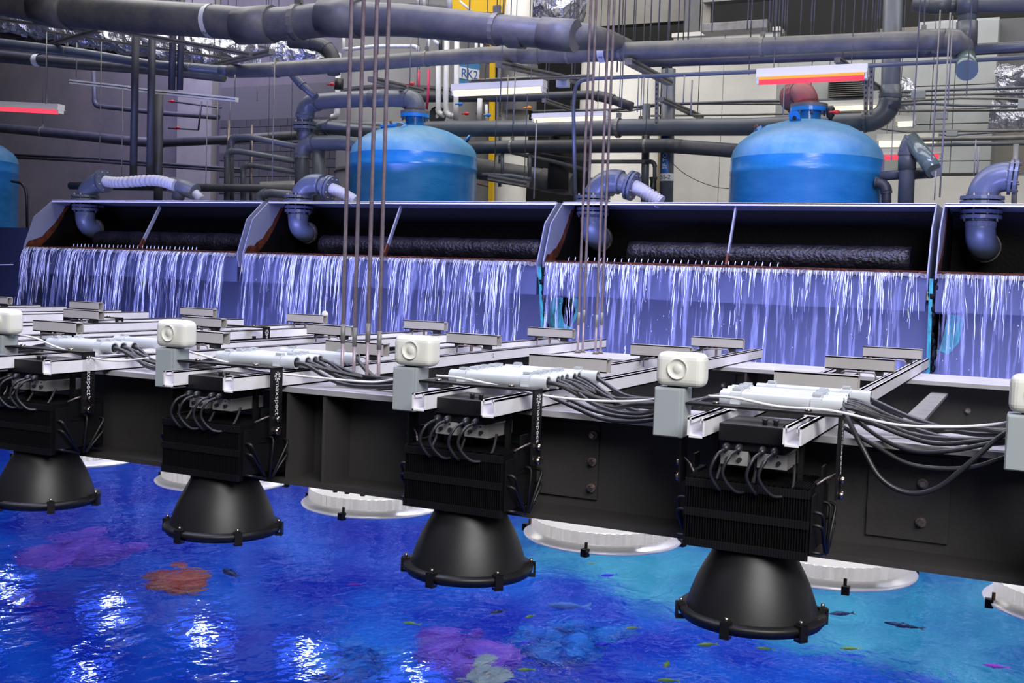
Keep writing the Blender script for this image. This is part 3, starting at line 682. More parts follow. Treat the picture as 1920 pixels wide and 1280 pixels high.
# ------------------------------------------------------------------ TRAYS WITH FALLING WATER
YW, ZW = 13.0, H+.185; ZT = 3.04
TR = [(-15.09, -10.72, 'leftmost'), (-10.60, -5.90, 'second from left'), (-5.80, -1.20, 'long middle right'), (-1.10, 3.6, 'cut by the right edge')]
PROF = [(13.0, ZW-.05), (13.0, ZW+.0), (13.20, ZW+.50), (13.58, ZT), (14.75, ZT), (14.75, ZW-.2), (13.05, ZW-.2)]
def side_panel(x0, x1, o, inner):
    b = MB().prism(PROF, 0, x0, x1); pnl = b.build('side_panel', 'tray_paint', o)
    if inner:   # brown growth over the lower inside of the left panel, with an irregular edge
        poly = [(13.02, ZW-.02), (13.06, ZW+.06)]
        rr = random.Random(int(x0*10))
        for k in range(12):
            t = k/11; poly.append((13.10+.75*t, ZW+.10+.62*t**1.8+rr.uniform(-.015, .015)))
        poly += [(14.7, ZT-.05), (14.7, ZW-.02)]
        MB().prism(poly, 0, x1, x1+.006).build('rust_growth', 'algae_rust', pnl)
        poly2 = [(13.35, ZW-.01)]+[(13.36+.6*k/9, ZW+.05+.75*(k/9)**1.3+rr.uniform(-.02, .02)) for k in range(10)]+[(14.7, ZT-.12), (14.7, ZW-.01)]
        MB().prism(poly2, 0, x1+.006, x1+.011).build('dark_growth', 'algae', pnl)
for ti, (xa, xb, nm) in enumerate(TR):
    o = empty('overflow_tray', ((xa+xb)/2, 13.9, ZW-.2), f'blue grey steel overflow tray, {nm}, spilling water over its lip', 'tray', 'overflow trays along the pool end')
    side_panel(xa-.015, xa+.0, o, True); side_panel(xb, xb+.015, o, False)
    MB().box((xa, 13.56, ZT-.012), (xb, 14.75, ZT)).build('top_plate', 'tray_paint', o)
    MB().box((xa, 13.56, ZT-.03), (xb, 13.575, ZT+.006)).build('lit_top_edge', 'fibreglass', o)  # paler material stands in for light catching the steel edge
    MB().box((xa, 14.70, ZW-.2), (xb, 14.74, ZT-.012)).build('back_plate', 'algae', o)
    MB().box((xa, 13.05, ZW-.2), (xb, 14.7, ZW-.17)).build('bottom_plate', 'algae', o)
    b = MB(); rr = random.Random(ti); n = int((xb-xa)/.02)        # lumpy crust along the weir
    vs = []
    for k in range(n+1):
        xx = xa+(xb-xa)*k/n; h = rr.uniform(-.012, .012); vs += [V(xx, 12.985+rr.uniform(-.008, .008), ZW-.05+h), V(xx, 12.99, ZW-.005+h), V(xx, 13.03, ZW+.0+h*.5), V(xx, 13.06, ZW-.05)]
    fs = [(k*4+j, (k+1)*4+j, (k+1)*4+(j+1) % 4, k*4+(j+1) % 4) for k in range(n) for j in range(4)]
    b.add(vs, fs); b.build('weir_crust', 'algae_crust', o)
    MB().box((xa, 13.06, ZW-.17), (xb, 13.09, ZW+.025)).build('weir_plate', 'algae_rust', o)
    st = (xa+.25, xa+1.0) if ti == 3 else (xa+1.05,)
    cyl = MB(); seg = 40; x0c = xa+1.35 if ti == 3 else xa+.9; pts = [V(x0c+(xb-.25-x0c)*k/seg, 13.75, ZW+.14) for k in range(seg+1)]
    cyl.tube(pts, [.17+rr.uniform(-.006, .006) for _ in pts], 20); cyl.build('spray_pipe', 'algae_wet', o)
    if ti != 3:
        up, lp = [(870+20, 390, 795, 463), (752, 392, 727, 470), (1379, 396, 1362, 497)][ti], None
        tx = {0: (300, 263), 1: (752, 722), 2: (1380, 1362)}[ti]
        top = PY(tx[0], 388, 13.62); low = PY(tx[1], {0: 463, 1: 475, 2: 497}[ti], 13.06)
        ob = MB().beam(top, low, .055, .02, up=(1, 0, 0)).build('mid_strut', 'tray_paint', o)
        MB().beam(low.lerp(top, .18), low.lerp(top, -.01), .06, .026, up=(1, 0, 0)).build('growth', 'algae_rust', ob)
    # tiny bubbling jets behind the lip
    if ti >= 2 or ti == 0:
        j = MB(); k0, k1 = (xa+.3, xb-1.6) if ti == 2 else ((xa+1.6, xb-.1) if ti == 3 else (xa+1.0, xb-.8))
        xx = k0
        while xx < k1:
            j.tube([V(xx, 13.1, ZW+.02), V(xx+.004, 13.1, ZW+.05), V(xx+.01, 13.1, ZW+.075)], [.008, .006, .002], 5); xx += .085+rr.uniform(-.01, .01)
        tag(j.build('water_jets', 'strand', o), kind='stuff')
    # lower housing under the weir
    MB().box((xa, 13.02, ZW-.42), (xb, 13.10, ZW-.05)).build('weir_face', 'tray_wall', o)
# divider fins between trays
def fin(x, c1, nm):
    o = tag(MB().prism([(12.98, ZW-.06), (13.14, ZW-.06), (13.5, .3), (13.38, .3)], 0, x-.02, x+.02).build('divider_fin', c1), nm, 'fin')
    b = MB(); rr = random.Random(5)
    for k in range(22):
        z = ZW-.08-k*.075; y = 13.0+.36*((ZW-.06-z)/(ZW-.36)); b.ball((x+.02+rr.uniform(-.01, .03), y+rr.uniform(0, .05), z), rr.uniform(.02, .05), 6, (1, 1, 1.6))
    tag(b.build('algae_growth', 'algae', o), kind='stuff')
fin(-5.85, 'teal', 'teal divider fin crusted with dark growth between second and third trays')
fin(-1.15, 'teal', 'teal divider fin crusted black between the third tray and the rightmost one')
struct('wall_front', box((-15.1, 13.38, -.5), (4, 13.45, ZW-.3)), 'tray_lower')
# dark bulkhead left of the trays
p = PY(20, 426, 13.2)
struct('trim_4', box((-19, 13.3, -.5), (-15.25, 13.6, p.z)), 'tray_lower')
tag(MB().beam(PY(-40, 497, 13.25), PY(24, 496, 13.25), .03, .015).build('ledge_strip', 'fibreglass'), 'thin light strip on the dark bulkhead left of the trays', 'strip')

# teal growth patches on the wall behind the falling water
tp = MB(); rr = random.Random(2)
for (u, v, wx, hz) in ((1050, 560, .16, .75), (1066, 545, .12, .55), (1775, 570, .2, .7), (1760, 560, .1, .8)):
    c = PY(u, v, 13.3); n = 9; q = []
    for k in range(n): a = 2*pi*k/n; q.append(V(c.x+wx*cos(a)*rr.uniform(.7, 1.2), 13.372, min(ZW-.45, c.z-.15+hz*.6*sin(a))))
    q2 = [p_+V(0, .01, 0) for p_ in q]; tp.add(q+q2, [tuple(range(n)), tuple(reversed(range(n, 2*n)))]+[(i, i+n, (i+1) % n+n, (i+1) % n) for i in range(n)])
tag(tp.build('teal_growth', 'teal'), 'teal green growth on the wall behind the falling water', 'algae', kind='stuff')

# the falling water of each tray
WTX = ['from the leftmost tray', 'from the second tray', 'from the long third tray', 'from the tray at the right edge']
for ti, (xa, xb, nm) in enumerate(TR):
    o = empty('water_curtain', ((xa+xb)/2, 12.9, 0), f'thin curtain of bright water streaks falling {WTX[ti]}', 'waterfall', 'water curtains below the trays')
    zt = ZW-.01; v0 = (.42, .34, .20, .18)[ti]
    def fall(d): return v0*sqrt(max(d, 0)*2/9.8)
    rr = random.Random(40+ti)
    b = MB(); n = 60; k = 14; vs = []
    xe = xb-.12
    for j in range(k+1):
        d = (zt+.02)*(j/k); 
        for i in range(n+1):
            xx = xa+.06+(xe-xa-.06)*i/n; vs.append(V(xx+.03*sin(i*.9)*j/k, 12.96-fall(d)+.012*sin(i*1.7), zt-d))
    b.add(vs, [(j*(n+1)+i, j*(n+1)+i+1, (j+1)*(n+1)+i+1, (j+1)*(n+1)+i) for j in range(k) for i in range(n)], True)
    tag(b.build('film', 'film', o))
    dens = (120, 120, 105, 90)[ti]; cnt = int((xb-xa)*dens); zc = 0
    s = MB(); cols = int((xb-xa)*(15, 15, 12, 11)[ti])
    for q in range(cols):
        cx = rr.uniform(xa+.05, xe); cw = rr.uniform(.008, .05); vk = rr.uniform(.75, 1.15); ln = rr.uniform(.5, 2.1) if ti < 2 else rr.uniform(.2, 1.5)
        ph = rr.uniform(0, 6); drf = rr.uniform(-.05, .05); heavy = rr.random() < .35
        for e in range(rr.randint(3, 9 if heavy else 6)):
            d0 = 0 if rr.random() < .55 else rr.uniform(0, ln); L = rr.uniform(.10, .6)*(1.4 if ti < 2 else .8)
            m_ = max(4, int(L/.07)); w0 = rr.uniform(.0016, .0052)*(1.25 if heavy else 1); ox = rr.gauss(0, cw); am = rr.uniform(.0, .006); pts = []; rad = []
            for i in range(m_+1):
                d = d0+L*i/m_
                if d > zt: break
                pts.append(V(cx+ox*(.5+.5*min(1, d*2))+am*sin(ph+i*1.9)+drf*d, 12.945-fall(d)*vk-.004*e, zt-d)); rad.append(max(.0006, w0*sin(pi*min(1, (i+.35)/(m_+.7)))*rr.uniform(.3, 1.3)))
            if len(pts) > 2: s.tube(pts, rad, 4, caps=False)
    for q in range(int((xb-xa)*(24, 24, 40, 40)[ti])):       # short bright runs right under the lip
        cx = rr.uniform(xa+.05, xe); L = rr.uniform(.03, .16); w0 = rr.uniform(.0015, .0045)
        s.tube([V(cx+rr.uniform(-.004, .004), 12.95-fall(L*k/4), zt-L*k/4) for k in range(5)], [w0, w0*.9, w0*.7, w0*.45, .0008], 4, caps=False)
    for q in range(int((xb-xa)*14)):                          # loose drops
        d = rr.uniform(.1, zt-.2); s.ball(V(rr.uniform(xa+.05, xe), 12.93-fall(d)*rr.uniform(.8, 1.3), zt-d), rr.uniform(.002, .004), 4, (1, 1, 2.2))
    tag(s.build('water_streaks', 'strand', o), kind='stuff')

# ------------------------------------------------------------------ INLET ELBOWS THROUGH THE TRAY TOPS
YE = 14.0
def inlet(u0, vtop, uend, label, rpx, up_px, fl_end, hose_px, clean=True):
    """u0: pixel column of the riser at the plate; up_px: riser + elbow path above; fl_end: flange px; hose_px: hose path"""
    p = PY(u0, vtop, YE); r = rpx*depth(p)/FPX
    o = empty('inlet_pipe', (p.x, YE, ZT), label, 'pipe', 'inlet pipes feeding the trays')
    # below the plate
    c = V(p.x, YE, ZT-.09); flange(o, c, (0, 0, 1), r*1.6, r, .04, 'pvc_blue')
    b = MB().tube([V(p.x, YE, ZT-.11), V(p.x, YE, ZT-.20)], r, 20); b.build('stub', 'pvc_blue', o)
    MB().ring(V(p.x, YE, ZT-.20), (0, 0, 1), r*1.22, r*.9, .06, 20).build('socket', 'pvc_blue', o)
    pts = [V(p.x, YE, ZT-.20)]
    for k in range(9):
        a = pi/2*k/8; pts.append(V(p.x+.05*(1-cos(a)), YE+(r*1.1)-(r*1.1)*cos(a), ZT-.24-r*1.5*sin(a)))
    MB().tube(pts+[pts[-1]+V(.0, .05, .0)], r*1.18, 20).build('outlet_elbow', 'pvc_blue', o)
    MB().ring(pts[-1]+V(0, .04, 0), (0, 1, .1), r*1.28, r*1.0, .05, 20).build('crusted_lip', 'algae_crust', o)
    # above
    flange(o, V(p.x, YE, ZT+.07), (0, 0, 1), r*1.7, r, .04, 'pvc_blue')
    P = [V(p.x, YE, ZT+.05)]+[PY(a, b_, YE) for a, b_ in up_px]
    line, arcs = fillet(P, r*2.0, 12); MB().tube(line, r*.95, 20).build('riser', 'pvc', o)
    for a in arcs: MB().tube(a, r*1.2, 20).build('elbow', 'pvc_blue', o)
    e = P[-1]; d = (P[-1]-P[-2]).normalized(); flange(o, e, d, r*1.45, r*.8, .035, 'pvc_blue')
    if hose_px:
        Q = crom([e+d*.03]+[PY(a, b_, YE) for a, b_ in hose_px], 14)
        dist = 0; L = []; prev = Q[0]
        fine = []
        for i in range(len(Q)-1):
            sg = max(2, int((Q[i+1]-Q[i]).length/.02))
            for j in range(sg): fine.append(Q[i].lerp(Q[i+1], j/sg))
        rad = [r*.62*(1+.12*(1 if (i//2) % 2 else -1)) for i in range(len(fine))]
        MB().tube(fine, rad, 14).build('corrugated_hose', 'hose', o)
    return o, r
inlet(160, 373, 0, 'grey inlet pipe with corrugated hose through the leftmost tray', 15, [(168, 345), (194, 340)], None, [(225, 342), (290, 338), (330, 348)])
inlet(560, 373, 0, 'grey inlet pipe with flanged elbow through the second tray', 16, [(578, 338), (618, 352)], None, [(640, 362), (668, 378)])
inlet(1112, 376, 0, 'grey inlet pipe behind the steel rods in the third tray', 19, [(1130, 332), (1184, 348)], None, [(1205, 358), (1240, 380)])
inlet(1841, 381, 0, 'large blue grey inlet pipe through the rightmost tray', 23, [(1845, 328), (1900, 332)], None, None)
# tee at the end of the first hose
o = pipe('pipe_tee', 'grey pipe tee at the end of the white corrugated hose', 'pipe', [(322, 346), (345, 352), (366, 360)], 14.1, 15, 'pvc')
MB().tube([PY(340, 352, 14.1), PY(333, 374, 14.1)], .10, 16).build('branch', 'pvc', o)
tag(MB().tube([PY(366, 362, 14.0), PY(378, 374, 14.0)], .07, 12).build('hose_end', 'hose'), 'short corrugated hose end below the grey tee', 'hose')

# ------------------------------------------------------------------ BLUE FILTER TANKS
def tank(label, u, wpx, Y, v_sh, v_dome, v_fl, lugs, handhole, neck_r=.155):
    c = PY(u, v_sh, Y); c.y = Y; d = depth(c); R = wpx/2*d/FPX*.985; zs = c.z; zd = PY(u, v_dome, Y).z; zf = PY(u, v_fl, Y).z
    o = empty('filter_tank', (c.x, Y, .3), label, 'tank', 'blue filter tanks behind the trays')
    X = c.x; hd = zd-zs
    MB().lathe([(R, .3), (R, zs-.25), (R*1.005, zs-.24), (R*1.005, zs-.18), (R, zs-.17), (R*.998, zs-.02)], (X, Y, 0), 64).build('body', 'tank_blue', o)
    prof = [(R*.998, zs-.02), (R*.97, zs+hd*.20), (R*.90, zs+hd*.40), (R*.74, zs+hd*.64), (R*.55, zs+hd*.83), (R*.32, zs+hd*.96), (0, zs+hd)]
    MB().lathe(prof, (X, Y, 0), 64).build('dome', 'tank_blue_dusty', o)
    MB().lathe([(neck_r, zd-.05), (neck_r, zf-.03)], (X, Y, 0), 28).build('neck', 'tank_blue', o)
    MB().ring((X, Y, zf-.03), (0, 0, 1), neck_r*1.55, neck_r, .06, 32).build('neck_flange', 'tank_blue', o)
    MB().ring((X, Y, zf+.02), (0, 0, 1), neck_r*1.55, neck_r*.8, .05, 32).build('pipe_flange', 'pvc_dusty', o)
    bolts(o, (X, Y, zf-.03), (0, 0, 1), neck_r*1.32, 8, .016, .08)
    for (a, rr_) in lugs:
        t = rr_; z0 = zs+hd*(1-t**2.2)*.93; q = V(X+R*t*cos(a), Y+R*t*sin(a), z0); rd = V(cos(a), sin(a), 0); tn = V(-sin(a), cos(a), 0)
        b = MB(); up = V(0, 0, 1); n = 14; outer = []; 
        ol = [(-.08, -.04), (.08, -.04), (.08, .12), (.05, .17), (-.05, .17), (-.08, .12)]
        vs = [q+rd*s_*.012+tn*a_+up*b_+rd*b_*.6 for s_ in (-1, 1) for a_, b_ in ol]
        b.add(vs, [(0,1,2,3,4,5), (11,10,9,8,7,6)]+[(i, i+6, (i+1) % 6+6, (i+1) % 6) for i in range(6)])
        lg = b.build('lifting_lug', 'tank_blue', o)
        hc = q+up*.09+rd*.055
        nn = rd*1-up*.6; MB().tube([hc-nn.normalized()*.02, hc+nn.normalized()*.02], .03, 12).build('lug_hole', 'dark', lg)
    if handhole:
        a, t = handhole; z0 = zs+hd*(1-t**2.2); q = V(X+R*t*cos(a), Y+R*t*sin(a), z0+.0); n_ = V(cos(a)*.55, sin(a)*.55, .83).normalized()
        x_ = V(-sin(a), cos(a), 0); y_ = n_.cross(x_); b = MB(); N = 28; vs = []
        for (s_, h) in ((1.0, -.06), (1.0, .035), (.8, .045), (.74, .03)):
            for j in range(N): an = 2*pi*j/N; vs.append(q+x_*(.27*s_*cos(an))+y_*(.17*s_*sin(an))+n_*h)
        b.add(vs, [(i*N+j, i*N+(j+1) % N, (i+1)*N+(j+1) % N, (i+1)*N+j) for i in range(3) for j in range(N)], True); hh = b.build('manway_rim', 'tank_blue', o)
        b = MB(); b.add([q+x_*(.20*cos(2*pi*j/N))+y_*(.125*sin(2*pi*j/N))+n_*.032 for j in range(N)], [tuple(range(N))]); b.build('manway_cover', 'dark', hh)
        MB().beam(q-x_*.22+n_*.07, q+x_*.1+n_*.07, .07, .04, up=n_).build('yoke', 'tank_blue', hh)
        for s_ in (-.12, .0): MB().tube([q+x_*s_+n_*.05, q+x_*s_+n_*.14], .02, 8).build('brass_bolt', 'rust', hh)
    return o, V(X, Y, zf)
tk1, n1 = tank('blue domed filter tank left of centre behind the second tray', 776, 242, 16.0, 292, 237, 214, [(.25, .80), (2.6, .80)], (-1.75, .50))
tk2, n2 = tank('big blue domed filter tank on the right behind the third tray', 1512, 284, 16.0, 300, 226, 202, [(-1.75, .42)], (-2.75, .62), .165)
tk3, n3 = tank('blue filter tank cut by the left edge of the picture', -70, 196, 15.5, 300, 255, 236, [], None)

# ------------------------------------------------------------------ PIPES (photo pixels on real planes behind or over the trays)
G = 'grey plastic pipes'
big = pipe('main_pipe', 'thickest grey main pipe crossing the top left with dusty top', 'pipe', [(-120, -20), (0, -2), (130, 20), (250, 30), (400, 40), (480, 47), (540, 44), (640, 34), (760, 38), (940, 56), (1060, 66), (1100, 69, 12.4), (1135, 74, 13.6), (1162, 80, 15.6), (1185, 87, 17.5)],
     12.0, [31, 31, 32, 31, 31, 31, 31, 32, 30, 28, 27, 25, 20, 14, 10], 'pvc_dusty', clamps=[(6, .2), (8, .95)], joints=[(5, .0), (7, .0), (9, .9), (1, .8)])
for i, (u, v, lr) in enumerate(((397, 40, 'S'), )):
    c = PY(u, v, 12.0); MB().tube([c-V(.04, 0, 0), c+V(.04, 0, 0)], 31.6*depth(c)/FPX, 24, caps=False).build('label_band', 'white_label', big)
    lettering(lr, c+V(0, -31.8*depth(c)/FPX*.62, -31.8*depth(c)/FPX*.80), (0, -.5, .5), (1, 0, 0), .09, 'black_ink', big)
for (u, v, wd) in ((530, 60, 45), (966, 75, 30), (100, 30, 28)):
    a = PY(u-wd/2, v-20, 12.0); c = PY(u+wd/2, v-18, 12.0); rr_ = 30*depth(a)/FPX
    b = MB(); N = 10; vs = []
    for e_ in (a, c):
        for j in range(N): an = -pi*.95+pi*.85*j/(N-1); vs.append(V(e_.x, 12.0+rr_*1.02*cos(an-.1)*-1, e_.z+0.0-.02+rr_*1.02*sin(an)))
    b.add(vs, [(j, j+1, N+j+1, N+j) for j in range(N-1)], True); b.build('saddle_sheet', 'galv', big)
p2 = pipe('long_pipe', 'long grey pipe sloping up to the right above the tanks', 'pipe', [(430, 134), (520, 130), (640, 122), (800, 110), (930, 102), (1060, 101), (1200, 95), (1450, 86), (1640, 78), (1775, 74)],
     15.0, [12, 14, 14, 14, 15, 17, 17, 17, 17, 18], 'pvc_dusty', clamps=[(3, 0), (5, .05), (6, -.15), (6, .92), (8, .68), (1, .0)], joints=[(4, .5), (8, .8)])
MB().tube([PY(1772, 74, 15.0), PY(1790, 76, 15.0), PY(1803, 88, 15.1), PY(1806, 104, 15.2)], [.138, .142, .142, .135], 18).build('elbow', 'pvc_dusty', p2)
MB().tube([PY(1806, 100, 15.2), PY(1812, 118, 15.0), PY(1813, 132, 14.7)], .128, 18).build('clear_section', 'pvc_clear', p2)
c = PY(1131, 99, 15.0); MB().tube([c-V(.05, 0, 0), c+V(.05, 0, 0)], 17.6*depth(c)/FPX, 24, caps=False).build('label_band', 'white_label', p2)
lettering('S', c+V(0, -.11, -.09), (0, -.5, .5), (1, 0, 0), .08, 'black_ink', p2)
pipe('upper_left_pipe', 'slimmer blue grey pipe on the left meeting the long pipe', 'pipe', [(-60, 74), (0, 82), (140, 98), (280, 120), (440, 134)], 15.0, [10, 10, 9, 8, 9], 'pvc_blue', clamps=[(1, .9), (3, .5)], joints=[(3, .9)])
pipe('lower_left_pipe', 'dark blue pipe with white label band at upper left', 'pipe', [(-60, 100), (0, 106), (140, 120), (290, 132), (420, 146)], 15.6, [11, 11, 10, 8, 8], 'pvc_dark')
c = PY(71, 113, 15.6); b = tag(MB().tube([c-V(.07, 0, 0), c+V(.07, 0, 0)], 11.5*depth(c)/FPX, 20, caps=False).build('label_band', 'white_label'), 'white label band with dark mark on the dark blue pipe', 'label')
lettering('▲' if False else 'A', c+V(0, -.08, -.03), (0, -.5, .5), (1, 0, 0), .07, 'black_ink', b)
pipe('parallel_pipe', 'thinner dark pipe running just below the long right pipe', 'pipe', [(1190, 118), (1400, 111), (1640, 101), (1800, 95), (1990, 84)], 16.4, 9, 'pvc_dark', joints=[(2, .6)])
pipe('high_right_pipe', 'grey pipe at the right edge at the height of the clear elbow', 'pipe', [(1812, 92), (1990, 82)], 15.8, 9, 'pvc')
pipe('top_right_pipe', 'dark grey pipe along the top right corner', 'pipe', [(1712, 6), (1740, 10), (1990, 6)], 15.8, 15, 'pvc', joints=[(1, .1)])
pipe('top_right_riser', 'thick grey vertical pipe at the top right', 'pipe', [(1816, -60), (1812, 85)], 15.6, 17, 'pvc', joints=[(0, .45), (0, .85)])
pipe('tank_riser', 'thick vertical grey pipe turning at an elbow behind the big right tank', 'pipe', [(1676, -60), (1668, 226), (1400, 238), (1180, 239), (800, 242)], 17.2, 17.5, 'pvc', R=.35, joints=[(0, .85)], clamps=[(1, .55), (3, .05)])
pipe('collector_pipe', 'long grey pipe running level behind both tanks, upper of two', 'pipe', [(560, 236), (800, 241), (1200, 238), (1380, 237)], 17.4, 12.5, 'pvc', clamps=[(1, .36), (2, .0)])
pipe('collector_pipe', 'grey pipe behind both tanks, lower of two with angled end', 'pipe', [(880, 277), (960, 275), (1250, 273), (1400, 284)], 17.0, 12, 'pvc_dark', clamps=[(1, .0), (1, .87)], joints=[(2, .1)])
pipe('mid_pipe', 'dark slim pipe passing under the bright strip lamp', 'pipe', [(780, 184), (1000, 182), (1105, 178), (1135, 182), (1185, 200)], 17.8, 8, 'pvc_dark')
# tank 1 feed
f1 = pipe('tank_feed_pipe', 'grey feed pipe arching over to the neck of the left blue tank', 'pipe', [(571, 234), (573, 192), (640, 187), (720, 184), (783, 187), (778, 212)], 16.0, 15, 'pvc', R=.24, joints=[(2, .9)])
flange(f1, PY(571, 236, 16.0), (0, 0, 1), .20, .11, .05, 'pvc')
tag(MB().tube([PY(764, 182, 16.0), PY(764, 172, 16.0), PY(764, 158, 16.0)], [.02, .03, .02], 10).build('air_valve', 'pvc_dark'), 'small dark air valve on top of the left tank feed pipe', 'valve')
pipe('branch_pipe', 'grey pipe pair elbow and tee left of the left blue tank', 'pipe', [(565, 420), (567, 268), (640, 268), (700, 274)], 16.0, 13.5, 'pvc', R=.24)
pipe('branch_drop', 'grey vertical pipe under the tee left of the left tank', 'pipe', [(598, 268), (600, 420)], 16.05, 12.5, 'pvc')
pipe('back_branch', 'grey pipe rising behind the tee and turning right', 'pipe', [(599, 275), (598, 236), (650, 244), (740, 252)], 16.4, 12, 'pvc', R=.2)
pipe('neck_pipe', 'short grey pipe between two flanges over the tee', 'pipe', [(572, 236), (573, 262)], 16.0, 12, 'pvc')
# tank 2 feed
f2 = pipe('tank_feed_pipe', 'reddish lit elbow pipe on the neck of the right blue tank', 'pipe', [(1513, 200), (1512, 172), (1478, 176, 16.3), (1500, 210, 17.0)], 16.0, 19, 'red_lit_pipe', R=.3)
pipe('clear_elbow_pipe', 'grey pipe rising right of the big tank with clear sloping section', 'pipe', [(1697, 420), (1702, 275), (1712, 262)], 15.4, 14.5, 'pvc', R=.15, joints=[(0, .83)])
q = tag(MB().tube([PY(1708, 262, 15.4), PY(1732, 292, 15.2), PY(1752, 320, 15.0)], .105, 18).build('clear_section', 'pvc_clear'), 'clear sloping pipe section right of the big tank', 'pipe')
pipe('return_pipe', 'grey pipe going left from the clear section behind the riser', 'pipe', [(1755, 322, 15.0), (1740, 324), (1650, 330)], 15.6, 9.5, 'pvc')
pipe('small_elbow_pipe', 'small dark elbow pipe hugging the right side of the big tank', 'pipe', [(1640, 342), (1662, 342), (1662, 420)], 15.6, 9, 'pvc_dark')
pipe('right_edge_post', 'grey vertical pipe stand at the right edge', 'pipe', [(1905, 270), (1900, 420)], 15.2, 5, 'galv', elbows=False)
# left dark risers
for k, (u0, v0_, u1, v1_, r_, Y_, lb) in enumerate([(256, -30, 250, 334, 7, 14.6, 'dark grey vertical pipe at left, leftmost of the group'), (287, -30, 281, 334, 7, 14.5, 'dark grey vertical pipe at left, second of the group'),
        (327, -30, 322, 168, 6.5, 14.7, 'dark vertical pipe ending on the strip lamp at left'), (342, -30, 337, 168, 6, 14.8, 'dark vertical pipe beside the one ending on the strip lamp'), (298, 178, 296, 420, 8, 15.2, 'wide dark vertical pipe behind the left pipe group')]):
    pipe('dark_riser', lb, 'pipe', [(u0, v0_), (u1, v1_)], Y_, r_, 'pvc_dark', 'dark vertical pipes at left')
pipe('wall_pipe', 'grey pipe running along the left wall at mid height', 'pipe', [(-60, 232), (0, 240), (130, 252), (240, 264), (305, 268)], 18.5, 8.5, 'pvc_dark', clamps=[(1, .62)])
pipe('wall_pipe', 'dark pipe running behind the left pipes toward the tee', 'pipe', [(305, 268), (420, 262), (560, 253)], 18.5, 8, 'pvc_dark')
pipe('wall_conduit', 'thin upper conduit low on the left wall', 'conduit', [(20, 290), (180, 297), (320, 308), (460, 318)], 19.0, 2.6, 'pvc_dark')
pipe('wall_conduit', 'thin lower conduit low on the left wall', 'conduit', [(20, 295), (180, 303), (320, 313), (460, 322)], 19.0, 2.2, 'pvc_dark')
pipe('wall_drop', 'black elbow pipe high on the left wall', 'pipe', [(176, 130), (178, 198), (300, 212), (410, 220)], 19.0, 4.5, 'pvc_dark')
pipe('dark_level_pipe', 'dark level pipe just above the leftmost tray', 'pipe', [(132, 348), (260, 350), (400, 352), (560, 354)], 15.6, 7, 'pvc_dark')
pipe('bent_cable', 'black cable arching down beside the left tank', 'cable', [(22, 340), (42, 343), (50, 360), (51, 430)], 15.0, 2.5, 'rubber', R=.2)
GG = [(430, 272, 430, 380, 'tall rear'), (421, 282, 421, 380, 'tall front'), (457, 310, 456, 380, 'short')]
pipe('sample_pipe', 'slim grey elbow pipe left of the tee, top of three', 'pipe', [(434, 420), (433, 257), (470, 257), (560, 276)], 16.2, 5.5, 'pvc')
pipe('sample_pipe', 'slim grey elbow pipe left of the tee, middle of three', 'pipe', [(425, 420), (426, 283), (450, 284), (560, 303)], 16.0, 5.5, 'pvc')
pipe('sample_pipe', 'slim grey elbow pipe left of the tee, lowest of three', 'pipe', [(456, 420), (456, 309), (480, 311), (560, 323)], 16.0, 5, 'pvc')
for (u, v, lb) in ((429, 226, 'upright bare steel post left of the tee, left one'), (472, 234, 'upright bare steel post left of the tee, right one')):
    tag(MB().tube([PY(u, v, 16.3), PY(u-2, 420, 16.3)], .03, 10).build('steel_post', 'steel'), lb, 'post')
pipe('arched_pipe', 'dusty grey pipe bending down behind the second tray corner', 'pipe', [(484, 420), (487, 364), (510, 362), (560, 366)], 15.3, 8, 'pvc')
pipe('slanted_pipe', 'blue grey pipe slanting down to the tank feed elbow', 'pipe', [(540, 126), (556, 150), (592, 182)], 15.6, 7, 'pvc_blue')
pipe('elbow_stub', 'dark stub pipe with white ring above the foil duct', 'pipe', [(545, 78), (600, 82), (624, 100), (626, 140)], 15.4, 12, 'pvc_dark')
# right of tank 1
pipe('trunk_pipe', 'wide brownish grey trunk pipe right of the left tank', 'pipe', [(895, 316), (1000, 334), (1075, 346)], 18.0, 20, 'pvc_dusty', joints=[(1, .55)])
pipe('trunk_pipe', 'dark wide pipe end beyond the brownish trunk pipe', 'pipe', [(1062, 345), (1150, 352)], 18.4, 16, 'pvc_dark')
pipe('black_riser', 'black corrugated upright pipe crossing the trunk pipe', 'pipe', [(1048, 250), (1046, 356)], 17.7, 20, 'dark')
pipe('black_riser', 'black upright pipe behind the steel rods', 'pipe', [(1092, 250), (1090, 380)], 18.2, 16, 'dark')
pipe('brown_tube', 'slim brownish tube sloping right, upper of two', 'pipe', [(1015, 290), (1080, 300), (1100, 303), (1210, 303)], 17.5, 3.6, 'pvc_dusty')
pipe('brown_tube', 'slim brownish tube sloping right, lower of two', 'pipe', [(960, 286), (1040, 303), (1100, 318)], 17.3, 3.6, 'pvc_dusty')
pipe('dropper_tube', 'short upright tube under the lower level pipe, left', 'pipe', [(942, 288), (942, 330)], 17.0, 3.5, 'pvc')
pipe('dropper_tube', 'short upright tube under the lower level pipe, right', 'pipe', [(994, 288), (993, 332)], 17.0, 3.5, 'pvc')
pipe('cross_tube', 'short level tube resting on the steel strut', 'pipe', [(905, 328), (960, 330), (996, 336)], 17.0, 4.5, 'pvc')
sfp = pipe('labelled_riser', 'dark vertical pipe with blue and white flow labels', 'pipe', [(1254, 130), (1248, 420)], 17.6, 13, 'pvc')
pipe('dark_drop', 'plain dark vertical pipe left of the labelled one', 'pipe', [(1212, 195), (1208, 420)], 17.6, 7.5, 'pvc')
